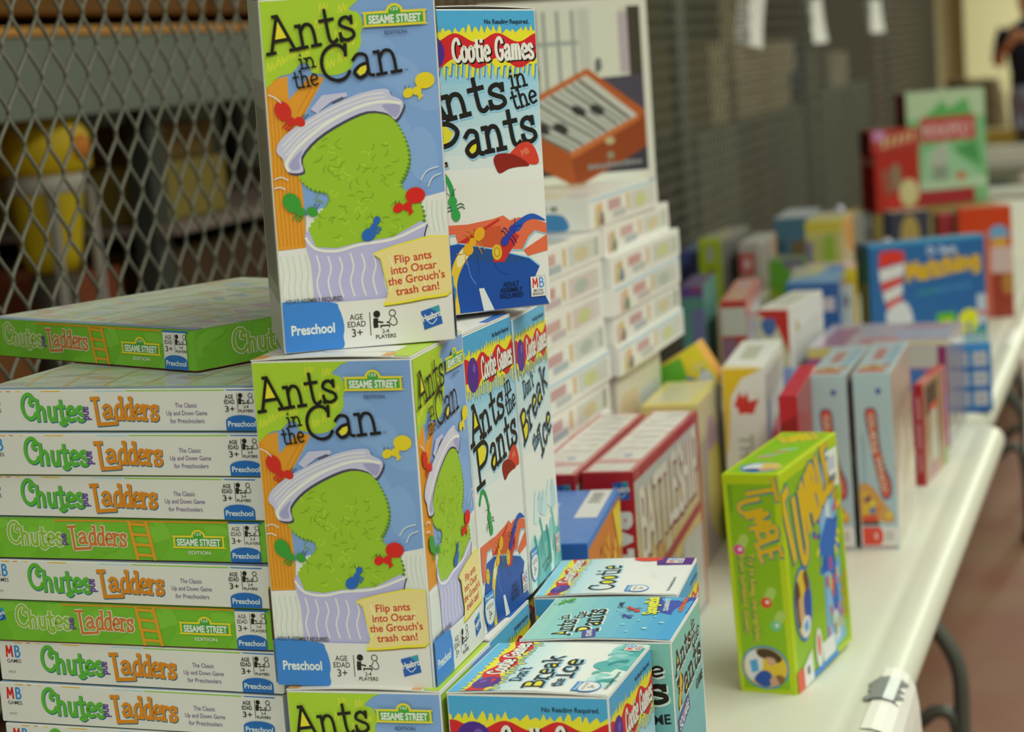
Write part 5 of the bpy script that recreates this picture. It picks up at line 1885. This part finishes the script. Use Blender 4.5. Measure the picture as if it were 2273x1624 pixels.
carton((-.712, 3.115, 0, 2.9, 0, -.4, .085, .219, .243), 'cfc07a', {'right': ysd, 'top': art_band(85, 219, 'd6c87a', [('r', 'c9c2a0', 12, 20, 70, 190), ('r', 'dcc33c', 0, 206, 60, 219)])}, 'pale yellow-topped box standing behind the red naval games', 'game_box', coat=.4)
csd = art_band(350, 280, 'dcc92c', [('p', '5fae2c', [(0, 40), (200, 20), (240, 120), (60, 210)]), ('p', '2f72b8', [(150, 170), (280, 90), (350, 260), (180, 280)]), ('e', 'd8d8cc', 290, 200, 50, 60, .3), ('p', 'd8c43c', [(270, 0), (350, 0), (350, 130), (290, 80)])])
csd = art_band(130, 160, 'dcc92c', [('p', '5fae2c', [(30, 0), (88, 10), (80, 70), (40, 110), (20, 60)]), ('p', '2f72b8', [(56, 110), (80, 70), (96, 100), (116, 70), (130, 160), (60, 160)]), ('e', 'c9d0d8', 104, 120, 18, 40, .3), ('p', 'e0cf30', [(86, 0), (130, 0), (130, 60), (96, 60)]), ('e', 'd8c86c', 110, 62, 16, 12, 0)])
carton((-.7195, 3.275, .199, 0, 0, -30, .105, .05, .085), 'dcb92c', {'front': csd, 'right': art_band(42, 160, 'd8982c', []), 'left': art_band(42, 160, 'd6b428', [('e', 'cfd0d4', 20, 60, 12, 20, 0), ('e', 'c84a5c', 22, 60, 6, 8, 0)]), 'top': art_band(130, 42, 'd9c9a0', [('r', 'b9c0c8', 8, 6, 100, 30)])}, 'yellow, green and blue box tipped on its corner at the foot of the pale pile', 'game_box', coat=.3)
carton((-.768, 3.345, 0, 3, 0, 0, .135, .21, .171), 'd9d2bc', {'top': art_pile_top(9), 'right': art_band(360, 120, 'd3c9b4', [('r', 'c9a080', 20, 20, 200, 60)])}, 'pastel-topped box under the tipped yellow, green and blue box', 'game_box', coat=.5)

carton((-.806, 3.08, 0, 1, 0, 0, .076, .30, .296), 'd6d2c0', {'right': art_band(300, 296, 'cfc9b4', [('r', 'c9b490', 20, 30, 130, 110), ('r', 'b9c0bc', 150, 40, 280, 140), ('r', 'd4c878', 40, 150, 200, 210)]), 'top': art_pile_top(5)}, 'cream box standing between the pale pile and the yellow-topped box', 'game_box', coat=.5)

LEAF = art_band(64, 272, 'dcdccf', [('p', 'dcb928', [(-2, -2), (66, -2), (50, 8), (30, 16), (12, 44), (5, 120), (-2, 150)]), ('p', 'cc3a30', [(26, 36), (31, 46), (38, 36), (40, 52), (48, 50), (56, 48), (50, 62), (46, 72), (34, 70), (24, 72), (22, 62), (16, 58)]), ('h', 'a9ab9a', 'TH', 22, 104, 22, 140, 13, 6, False), ('e', 'b4b6a6', 36, 168, 13, 16, 0), ('e', 'd8d8cc', 36, 168, 8, 10, 0), ('e', '3c3f36', 34, 162, 4, 4, 0), ('l', 'b58f2c', 4, [(44, 150), (52, 168), (46, 186)]), ('r', 'b0b3a2', 24, 196, 48, 240)], .1)
LSD = art_band(280, 272, 'd8d7cb', [('r', 'b9b3a4', 20, 18, 260, 60), ('l', '9a938c', 4, [(40, 20), (36, 90)]), ('l', '9a938c', 4, [(80, 20), (76, 80)]), ('l', '9a938c', 4, [(120, 16), (116, 80)]), ('l', '9a938c', 4, [(170, 16), (166, 80)]), ('r', '6f86a8', 30, 60, 70, 130), ('p', 'c92f3a', [(60, 120), (170, 100), (190, 240), (90, 250)]), ('r', '5a8a3c', 150, 140, 220, 200), ('r', '8a4a78', 30, 200, 80, 260), ('r', 'c9b02c', 200, 220, 250, 260)], .1)
LTP = art_band(64, 280, 'dedfd2', [('r', 'b9bba4', 16, 60, 44, 200), ('p', 'dcb928', [(0, 262), (40, 270), (64, 280), (0, 280)])], .1)
carton((-.639, 3.307, 0, 4.1, .3, 0, .064, .280, .272), 'dcdccf', {'front': LEAF, 'right': LSD, 'top': LTP}, 'white box with a yellow corner and a red maple leaf, standing behind the lime box', 'game_box')
MOF = art_band(59, 268, 'cfcba6', [('p', 'c03024', [(0, -2), (59, -2), (59, 90), (36, 30), (0, 8)]), ('b', '4a6c9c', [(6, 20), (30, 16), (34, 36), (20, 50), (8, 40)])], .1)
MOS = art_band(273, 268, 'd7d8cc', [('p', '2f8a56', [(120, 150), (273, 90), (273, 200), (170, 190)]), ('r', '2f8a56', 0, 150, 20, 268), ('p', 'c93a40', [(40, 160), (130, 140), (140, 268), (30, 268)]), ('e', 'd8c4c4', 110, 190, 40, 30, .4), ('p', 'cf3040', [(130, 268), (230, 150), (240, 268)])] + [('l', '8c8f80', 4, [(40 + 24 * q, 46 - q), (34 + 24 * q, 116 - 4 * q)]) for q in range(9)] + [('e', 'b09c4c', 60, 40, 14, 10, 0)], .1)
carton((-.695, 4.005, 0, -4.2, 0, 0, .059, .273, .268), 'd7d6c6', {'front': MOF, 'right': MOS, 'top': art_band(59, 273, 'dadbcd', [('r', 'c9cab4', 16, 60, 44, 220)], .1)}, 'white box with a red and blue corner and green side, behind the maple leaf box', 'game_box')
carton((-.750, 3.80, 0, 6, .2, .2, .045, .33, .315), 'b43a34', {'top': art_band(45, 330, 'c98a78', [('r', 'b9b0b4', 10, 60, 34, 120), ('r', 'c4a488', 8, 150, 36, 300), ('r', 'cf7a60', 0, 310, 45, 330)]), 'front': art_band(45, 315, 'a02420', [('r', 'b4b4a6', 0, 10, 45, 60), ('r', '7c5a6c', 0, 64, 26, 140)]), 'right': art_band(330, 315, '8f8a84', [('r', 'a8a4a4', 0, 0, 330, 140), ('r', 'b05a50', 0, 0, 330, 26)])}, 'salmon-topped red box standing behind the pale pile', 'game_box', coat=.5)
carton((-.745, 4.26, 0, 7, 0, 0, .075, .16, .20), '5a3a78', {'front': art_band(75, 200, '6a4a80', [('e', 'd9b4b0', 46, 34, 18, 26, 0), ('e', 'd9b43c', 40, 74, 20, 14, 0), ('r', '4a2f86', 0, 96, 75, 120)]), 'top': art_band(75, 160, '84788a', [('r', '6a6a60', 0, 0, 30, 160)])}, 'purple box with a yellow badge behind the maple leaf box', 'game_box', coat=.4)
carton((-.640, 3.64, 0, 3, 0, 0, .05, .20, .18), '4a74a0', {'top': art_band(50, 200, '4a7ab0', [])}, 'low blue box squeezed between the maple leaf box and the white box', 'game_box')
bx_ = carton((-.742, 4.62, 0, 6, 0, 0, .11, .34, .245), '3f78b4', {'top': art_band(120, 360, '6f9ecb', [('b', 'b4bba4', [(0, 0), (60, 0), (70, 160), (40, 240), (0, 250)]), ('e', 'd8cf4c', 60, 60, 30, 20, 0), ('r', '3f7fc8', 86, 0, 120, 120)]), 'front': art_band(120, 245, '2f5f9c', [('r', 'c9c0c4', 30, 30, 110, 60)])}, 'shiny blue-topped box behind the white boxes', 'game_box', coat=.9)
for k, (dx, dy) in enumerate(((.046, -.17), (.052, -.05))):
    pass

# guessing games, naval neighbours, lime tumbling game
GF, GT = art_guess_front(), art_guess_top()
GSD = art_band(290, 267, 'a89880', [('r', 'b4a08c', 0, 0, 290, 60), ('r', 'a07c6c', 0, 0, 14, 267), ('r', 'bcae8c', 120, 80, 290, 220)], .8)
GG = 'pale blue guessing games side by side'
carton((-.429, 3.267, 0, 1.3, .5, -.5, .056, .297, .267), 'a9c4c6', {'front': GF, 'top': GT, 'right': GSD}, 'pale blue narrow guessing game box, right one of the pair', 'game_box', 'game box', GG, .7)
carton((-.4905, 3.250, 0, .2, .1, -.6, .057, .28, .266), 'a9c4c6', {'front': GF, 'top': GT, 'right': GSD}, 'pale blue narrow guessing game box, left one of the pair', 'game_box', 'game box', GG, .7)

tum = carton((-.450, 2.515, .003, -10.0, 2.6, -1.0, .071, .211, .268), 'b4cc1e', {'front': art_tumble_side(), 'right': art_tumble_face(), 'top': art_tumble_top()}, 'bright lime box with yellow jagged lettering standing alone on the front table', 'game_box')
g = Geo()
g.box(.0356, .052, .205, .0364, .098, .252, ink('e2e4e4', .45))
for q in range(6):
    g.box(.0364, .058 + q * .0055, .212, .0366, .060 + q * .0055 + .001 * (q % 2), .222, ink('2a2c34', .5))
g.box(.0364, .060, .228, .0366, .088, .244, ink('b9c4cc', .5))
g.build('price_sticker', tum)

carton((-.526, 3.06, 0, 3, .4, 0, .026, .27, .268), '9c1018', {'front': art_band(31, 271, '8c0e16', [('r', '5c0a10', 10, 60, 18, 250), ('p', 'b81a2c', [(0, 0), (31, 0), (31, 26), (0, 40)])]), 'top': art_band(31, 300, 'c42a40', [])}, 'dark red slim box left of the pale blue pair', 'game_box', coat=.4)
psd = art_band(215, 180, 'b08a6a', [('r', '3a332a', 20, 8, 120, 60), ('r', 'c4c6b0', 60, 56, 120, 150), ('r', 'd8542c', 56, 46, 124, 58), ('r', '6a5a4c', 126, 6, 140, 160), ('r', 'b9a45c', 142, 6, 160, 170), ('r', '8a4a5c', 166, 0, 180, 180), ('e', 'b07a8c', 70, 172, 30, 20, 0), ('r', '8fae4c', 180, 150, 215, 180), ('r', 'c88a8c', 182, 0, 215, 150)], .4)
carton((-.405, 3.671, 0, -4.3, 0, 0, .017, .215, .172), 'a8242a', {'front': art_band(17, 172, 'a81f26', [('l', 'd9a8a0', 3.6, [(8, 20), (9, 60)]), ('l', 'd9a8a0', 3.6, [(8, 66), (9, 110)]), ('l', 'd9a8a0', 3.2, [(8, 116), (9, 150)])]), 'right': psd, 'top': art_band(17, 215, 'c04a3c', [('r', 'd89080', 2, 120, 14, 190)])}, 'slim red box with a pale window standing near the table corner', 'game_box')
qf = art_band(267, 191, 'a85a86', [('r', 'd0c070', 0, 0, 150, 18), ('r', 'c0bcae', 150, 0, 267, 40), ('b', '3f72b0', [(150, 60), (160, 44), (220, 44), (230, 60), (228, 84), (152, 84)]), ('r', '7a3a64', 90, 40, 130, 190), ('r', '8a2f5c', 250, 0, 267, 191), ('r', 'b98c3c', 230, 100, 250, 191), ('r', '4a5ab0', 250, 90, 267, 120)], .6)
qt = art_band(267, 309, 'b4aebc', [('r', '9c6a8c', 20, 60, 70, 300), ('e', 'c98a90', 130, 240, 40, 40, 0), ('r', 'a8b4d0', 150, 80, 260, 200), ('r', 'cfc49a', 120, 250, 267, 300), ('e', 'b48aa0', 200, 50, 50, 26, 0)], .8)
carton((-.522, 4.040, 0, -.6, .2, .3, .255, .300, .191), '9a8a94', {'front': qf, 'top': qt, 'right': art_band(309, 191, '8a8288', [('l', 'd0ccd0', 8, [(20, 180), (160, 20)]), ('l', 'c4bcc4', 6, [(0, 90), (80, 0)])], .9)}, 'pink and lavender wrapped box near the table corner, below the blue matching game', 'game_box', coat=.9)  # pale diagonals on the right panel are painted glints of the film
rf = art_band(80, 139, '2f78b0', [('r', '3f8fd0', 0, 0, 80, 14)] + [('r', 'c4c8cc', 6 + 38 * i, 18 + 40 * j, 34 + 38 * i, 46 + 40 * j) for i in range(2) for j in range(3)] + [('r', '2a62a8', 0, 50 + 40 * j, 80, 56 + 40 * j) for j in range(3)] + [('r', '8c8c90', 12 + 38 * i + 5 * q, 24 + 40 * j, 14 + 38 * i + 5 * q, 40 + 40 * j) for i in range(2) for j in range(3) for q in range(4)], .3)
carton((-.397, 4.300, 0, 12.7, 0, 0, .080, .10, .139), '4a80ac', {'front': rf, 'top': art_band(80, 100, '8ab0d4', [('r', '8cc43a', 0, 60, 80, 80)]), 'right': art_band(100, 139, '6f86a0', [])}, 'blue box with a grid of pale squares at the far end of the front table', 'game_box', coat=.3)

# ---------------------------------------------------------------- second table
sf = art_band(303, 267, '2c649c', [('r', '3f9cc0', 0, 0, 303, 6), ('p', 'd2382a', [(28, 18), (62, 16), (92, 22), (90, 46), (56, 50), (24, 58)]), ('p', 'd6d6d0', [(24, 60), (90, 48), (88, 76), (26, 90)]), ('p', 'd2482f', [(28, 92), (86, 78), (84, 94), (30, 112)]), ('p', 'd6d6d0', [(32, 114), (84, 96), (82, 122), (36, 138)]), ('p', 'd2482f', [(38, 140), (82, 124), (82, 138), (42, 156)]), ('b', 'cfd2d0', [(40, 160), (88, 140), (108, 186), (84, 222), (86, 267), (56, 267), (46, 210)]),
                           ('t', 'c4d0d6', 'Dr. Seuss', 190, 24, 76, 26, 0, .03), ('h', 'd2a81f', 'Matching', 96, 92, 290, 74, 26, 12, False), ('t', '3f9a8a', 'GAME', 150, 122, 60, 14, -.06, .02), ('t', '4a94c0', 'FOR KIDS', 220, 118, 86, 14, -.06, .02), ('r', '5fae2c', 170, 176, 220, 230), ('r', 'c4c83a', 184, 192, 212, 224), ('e', 'd9d92c', 256, 204, 30, 32, 0), ('r', '2f6aa4', 250, 204, 260, 236), ('r', 'b4c0c8', 278, 140, 303, 210), ('r', 'c8402f', 282, 180, 300, 190), ('r', '2f8aa0', 270, 216, 303, 267), ('e', '9ab83c', 288, 240, 8, 10, 0)], .2)
sf.L = [l for l in sf.L]
carton((-.565, 5.075, 0, 33, -.1, .2, .300, .055, .267), '2c649c', {'front': sf, 'top': art_band(303, 52, '6aa4cc', [('r', '4fb0cc', 150, 20, 303, 52)]), 'left': art_band(52, 267, '2a5878', [('r', 'a8862c', 18, 90, 36, 267)])}, 'blue matching game box with red-white stripes and yellow lettering, upright on the second table', 'game_box')
carton((-.468, 5.660, 0, 11.8, 0, 0, .133, .070, .288), 'c9401a', {'front': art_band(133, 288, 'cf3f0c', [('e', '6fa8cc', 100, 70, 26, 24, 0), ('e', 'd8a43c', 102, 92, 22, 14, 0), ('r', 'd2b8b0', 78, 104, 133, 172), ('r', '9c3a26', 60, 172, 133, 288), ('e', 'b8803c', 120, 200, 16, 30, 0), ('r', 'c9684c', 40, 60, 78, 288)]), 'top': art_band(133, 70, 'd8604c', []), 'right': art_band(70, 288, '9a6a58', [])}, 'tall orange-red box behind the blue matching game', 'game_box')
carton((-.752, 4.895, 0, 7.5, 0, 0, .115, .16, .232), 'c9a81c', {'front': art_band(115, 232, 'c9a416', [('r', 'd8c02c', 0, 0, 115, 20), ('r', 'c8c8bc', 64, 36, 108, 140), ('e', '5a3a44', 88, 74, 9, 18, 0), ('r', 'b4b8ac', 0, 130, 115, 232), ('e', '3a4a38', 60, 150, 12, 20, 0), ('e', '3c4440', 96, 156, 12, 14, 0)]), 'top': art_band(115, 160, 'c9a8a0', [('r', 'b8402f', 0, 120, 30, 160)]), 'left': art_band(160, 232, 'b8382a', [])}, 'mustard box with white pictures and a pink top, left of the blue matching game', 'game_box')
GL2 = 'upright boxes at the back left of the second table'
carton((-1.079, 5.30, 0, -3.3, 0, 0, .058, .297, .283), '9ab020', {'front': art_band(58, 283, '96ac1c', [('r', 'a0a48c', 20, 20, 40, 56), ('r', '8a8034', 22, 70, 40, 283), ('r', 'b4c040', 0, 0, 58, 12)]), 'top': art_band(58, 297, 'a8a884', [('r', '9a8c94', 20, 0, 58, 160)]), 'right': art_band(297, 283, '77726a', [])}, 'olive-lime narrow box standing beyond the pale pile', 'game_box', 'game box', GL2)
carton((-1.002, 5.336, 0, 1.1, 0, 0, .052, .273, .262), 'b4aaa0', {'front': art_band(52, 250, 'a8a094', [('r', 'b04a40', 0, 22, 40, 76), ('e', 'c9a8a4', 20, 48, 10, 14, 0), ('r', '4a5240', 0, 80, 12, 250), ('r', 'b09890', 14, 90, 40, 250)]), 'right': art_band(273, 250, 'b8b0a6', [('r', 'c0bc6c', 120, 130, 240, 190), ('r', 'c98f2c', 230, 0, 273, 90)]), 'top': art_band(52, 273, 'bdbfb4', [])}, 'greyish box with a red square beside the olive-lime box', 'game_box', 'game box', GL2)
carton((-.968, 5.75, 0, 2, 0, 0, .090, .30, .285), '4a7086', {'front': art_band(90, 285, '446a80', [('r', '2f5066', 0, 60, 30, 285), ('r', '6a5a3c', 44, 60, 90, 285)]), 'top': art_band(90, 300, 'bac4c4', []), 'right': art_band(300, 285, '8fa0a0', [])}, 'steel-blue box with a shiny white top beyond the red-square box', 'game_box', 'game box', GL2, .5)
carton((-.886, 5.10, 0, 6, 0, 0, .085, .12, .235), '6a9a20', {'front': art_band(85, 235, '5a962c', [('p', '6a5f80', [(30, 0), (85, 0), (85, 80)]), ('p', '8a9a20', [(0, 60), (70, 120), (85, 235), (0, 235)]), ('e', '9a9484', 62, 26, 14, 12, 0)]), 'left': art_band(120, 235, '6a5420', []), 'top': art_band(85, 120, '7f8a6c', [])}, 'green and violet box with a diagonal split in front of the yellow box', 'game_box', 'game box', GL2)
carton((-.808, 5.27, 0, 2, 0, 0, .089, .26, .313), 'c9bd5c', {'front': art_band(89, 313, 'c0b870', [('r', 'cbb93c', 0, 0, 89, 24), ('r', 'b4b06c', 20, 40, 60, 313), ('p', '8fae3c', [(40, 40), (70, 26), (70, 160), (52, 200)]), ('r', '7a7094', 0, 46, 16, 150)]), 'top': art_band(89, 335, 'd0c878', [('r', 'c4c0a4', 0, 0, 89, 140), ('r', 'd8b87c', 0, 300, 30, 335)]), 'right': art_band(335, 313, 'c4ba94', [('p', 'd8942c', [(0, 0), (335, 0), (335, 90), (120, 90)]), ('r', 'c9a04c', 290, 90, 335, 313)])}, 'tall yellow box with an orange corner on the second table', 'game_box', 'game box', GL2)
carton((-1.168, 5.40, 0, 3.1, 0, 0, .062, .256, .242), '46507c', {'front': art_band(57, 242, '39457e', [('r', '2c305c', 0, 40, 30, 110), ('r', '5f8a5c', 34, 60, 57, 200), ('r', '8a7a2c', 0, 120, 34, 242)]), 'top': art_band(57, 256, '5a6488', [])}, 'navy-blue box half hidden right behind the pale pile', 'game_box', 'game box', GL2)
carton((-.992, 4.56, 0, 4.6, 0, 0, .05, .22, .249), '5c8a80', {'front': art_band(43, 249, '55887c', [('r', '5a3c80', 0, 0, 43, 24), ('r', '8a3c6c', 20, 0, 43, 12), ('r', '6c6c98', 20, 50, 43, 249)]), 'top': art_band(43, 272, '6a5a80', [])}, 'teal box with a purple top edge behind the pale pile', 'game_box', 'game box', GL2)
carton((-.900, 4.60, 0, 4, 0, 0, .085, .28, .20), 'b8b494', {'top': art_band(100, 300, 'b4b48c', [('e', 'c8c46c', 60, 100, 30, 40, 0)]), 'front': art_band(100, 200, 'b09c74', [('r', 'a8a484', 0, 0, 100, 60)])}, 'low khaki box between the teal box and the blue-topped box', 'game_box', 'game box', GL2)

# clutter toward the far end of the second table
carton((-.965, 6.55, 0, 8, 0, 0, .18, .30, .125), '3c3834', {'top': art_band(240, 300, '6a625c', []), 'front': art_band(240, 125, '2c2c30', [('r', '6a4048', 30, 50, 90, 110), ('r', '46526c', 120, 30, 200, 70)])}, 'dark box at the far left of the second table', 'game_box')
carton((-.96, 6.55, .126, 10, 0, 0, .11, .20, .085), 'a5a592', {'top': art_band(110, 200, 'a8a896', [('r', 'b89c3c', 60, 0, 110, 90)])}, 'pale grey box on the dark box', 'game_box')
carton((-.80, 6.30, 0, 14, 0, 0, .17, .12, .12), '23251f', {'top': art_band(170, 120, '8a7f84', [])}, 'black box in front of the pale grey box', 'game_box')
carton((-.78, 6.62, 0, 20, 0, 0, .12, .10, .205), '38455e', {'front': art_band(120, 205, '3a3c4e', [('e', 'b49a50', 60, 70, 30, 60, 0), ('r', '8a7838', 30, 110, 70, 205)]), 'top': art_band(120, 100, 'b4a488', [])}, 'slate box with a yellow oval in the middle of the second table', 'game_box')
carton((-.665, 6.62, 0, 16, 0, 0, .05, .10, .19), 'a02c34', {}, 'small crimson box beside the slate box', 'game_box')
carton((-.607, 6.60, 0, 16, 0, 0, .055, .10, .195), '8a9a66', {'front': art_band(55, 195, '9a9468', [('e', '5fae5c', 28, 40, 22, 30, 0)])}, 'small box with a green disc beside the crimson box', 'game_box')
for k, (xx, yy, zz, rr, lab) in enumerate(((-.797, 6.268, .1205, .018, 'small pink ball added as a glint on the black box'), (-.96, 6.47, .2115, .016, 'small shiny ball added as a glint on the pale grey box'))):  # glossy balls added to stand in for bright highlights
    g = Geo()
    g.lathe([(rr * sin(pi * q / 12), rr - rr * cos(pi * q / 12)) for q in range(13)], (0, 0, 0), ink('d9c4cc' if k == 0 else 'c9c4d0', .12, .8), 18)
    g.build
    o = g.build('ball', None, True)
    o.location = (xx, yy, TZ + zz)
    tag(o, lab, 'ball')

# third table: red and green boxes
MOA = art_band(300, 380, '7cbc80', [('r', 'b6cfa4', 0, 0, 300, 90), ('p', '5fae5c', [(60, 90), (140, 30), (160, 60), (230, 26), (250, 90)]), ('r', 'b9403c', 50, 86, 262, 168), ('t', 'd9b8b0', 'MONOPOLY', 156, 130, 190, 62, 0, .03), ('p', '9ccca0', [(60, 200), (150, 170), (200, 230), (290, 300), (290, 330), (40, 330)]), ('e', 'b4bfa8', 120, 230, 34, 56, .3), ('r', '8f9f88', 90, 250, 150, 300), ('p', '4f9a54', [(170, 200), (262, 170), (280, 260)]), ('r', 'b9d6b0', 0, 300, 300, 330), ('r', 'aa2c34', 20, 332, 250, 380), ('e', 'c9704c', 200, 290, 20, 14, 0)], .3)
carton((-.730, 7.28, .168, 34, 0, 0, .292, .080, .375), '6f9c70', {'front': MOA, 'top': art_band(300, 91, 'd2d3b8', []), 'left': art_band(91, 375, '5c1c1c', [('r', '8a3030', 10, 0, 60, 90)])}, 'tall green box with a red title bar at the back of the third table', 'game_box')
carton((-.78, 7.20, 0, 20, 0, 0, .44, .36, .166), '8a7a3c', {'front': art_band(420, 166, '8c7c44', [('r', 'a89a5c', 40, 20, 180, 120), ('r', '5a5234', 220, 30, 400, 150)])}, 'ochre box lying under the red and green boxes', 'game_box')
carton((-.875, 7.05, .168, 40, 0, 0, .17, .085, .195), 'a81c14', {'front': art_band(170, 195, 'b02a1c', [('p', '9c5a44', [(20, 60), (90, 40), (120, 120), (40, 140)]), ('e', 'd2c890', 128, 138, 38, 46, 0), ('r', '8a8468', 70, 40, 92, 120), ('r', 'c8362c', 40, 150, 90, 180)]), 'left': art_band(85, 195, '8c120c', [('r', 'a8685c', 0, 14, 85, 40)]), 'top': art_band(170, 85, 'b05a50', [])}, 'dark red box with a cream disc in front of the tall green box', 'game_box')
carton((-.875, 7.06, .3635, 34, 0, 0, .175, .085, .072), '8c1410', {'front': art_band(175, 72, 'b43a30', [('e', 'c98ab0', 30, 18, 26, 20, 0), ('l', 'd4c088', 12, [(44, 62), (48, 26)]), ('l', 'd4c088', 12, [(70, 56), (74, 22)]), ('l', 'd4c088', 12, [(96, 52), (100, 18)]), ('l', 'd4c088', 12, [(122, 46), (126, 14)]), ('l', 'd4c088', 12, [(146, 42), (150, 10)])]), 'left': art_band(85, 72, '5c0e0c', []), 'top': art_band(175, 85, 'a84038', [])}, 'flat red box with cream lettering lying on the dark red box', 'game_box')
g = Geo()
g.lathe([(0, 0), (.035, 0), (.036, .004), (.036, .14), (.030, .152), (.030, .175), (0, .178)], (0, 0, 0), ink('1f2c4a', .35), 22)
bot = g.build('tin_can', None, True)
bot.location = (-1.02, 7.0, TZ)
tag(bot, 'navy cylinder tin with a pale label left of the red boxes', 'tin')
g = Geo()
g.lathe([(.0364, .03), (.0364, .11)], (0, 0, 0), ink('8fa0c0', .4), 22)
g.build('label_band', bot, True)
carton((-.945, 7.02, 0, 12, 0, 0, .05, .06, .175), '8a8c88', {'front': art_band(50, 175, '7c7e78', [('e', 'c4c6cc', 24, 40, 14, 26, 0), ('r', '3a3a30', 12, 80, 34, 160)])}, 'small grey box between the navy tin and the red boxes', 'game_box')

# far tables at the right
FB = 'boxes on the far tables at the right'
carton((-.70, 10.25, 0, 10, 0, 0, .36, .30, .085), '6f6c54', {'front': art_band(360, 85, '6c6a50', [('e', 'c9b0a4', 250, 50, 60, 30, 0), ('r', '3c4440', 20, 50, 140, 85)]), 'top': art_band(360, 300, 'a8a494', [])}, 'grey-brown flat box on the far table at the right edge', 'far_box', 'box', FB)
carton((-.69, 10.27, .0855, 14, 0, 0, .38, .28, .05), 'a9a494', {'top': art_band(380, 280, 'b4ae9e', [('p', 'c4b84c', [(200, 0), (380, 0), (380, 200)])])}, 'pale grey box stacked on the grey-brown far box', 'far_box', 'box', FB)
carton((-.98, 10.2, 0, 8, 0, 0, .12, .20, .06), '2f3f54', {}, 'small navy box on the far table beside the grey-brown box', 'far_box', 'box', FB)
carton((-.40, 10.2, 0, 0, 0, 0, .18, .26, .10), '22262a', {}, 'black box at the right edge of the far table', 'far_box', 'box', FB)
carton((-1.02, 13.6, 0, 10, 0, 0, .20, .30, .09), '9a7c2c', {'top': art_band(200, 300, 'a8946c', [])}, 'ochre box on the farthest table', 'far_box', 'box', FB)
carton((-.79, 13.6, 0, 10, 0, 0, .22, .30, .10), '3c3424', {'top': art_band(220, 300, '5a6a8c', [])}, 'dark brown box on the farthest table right of the ochre box', 'far_box', 'box', FB)
carton((-.56, 13.6, 0, 8, 0, 0, .20, .30, .10), '7f7f5c', {}, 'olive box at the right end of the farthest table', 'far_box', 'box', FB)
carton((-.60, 13.6, .1005, 8, 0, 0, .24, .28, .035), 'e8e8e4', {}, 'bright white box on top of the olive far box', 'far_box', 'box', FB, .9)
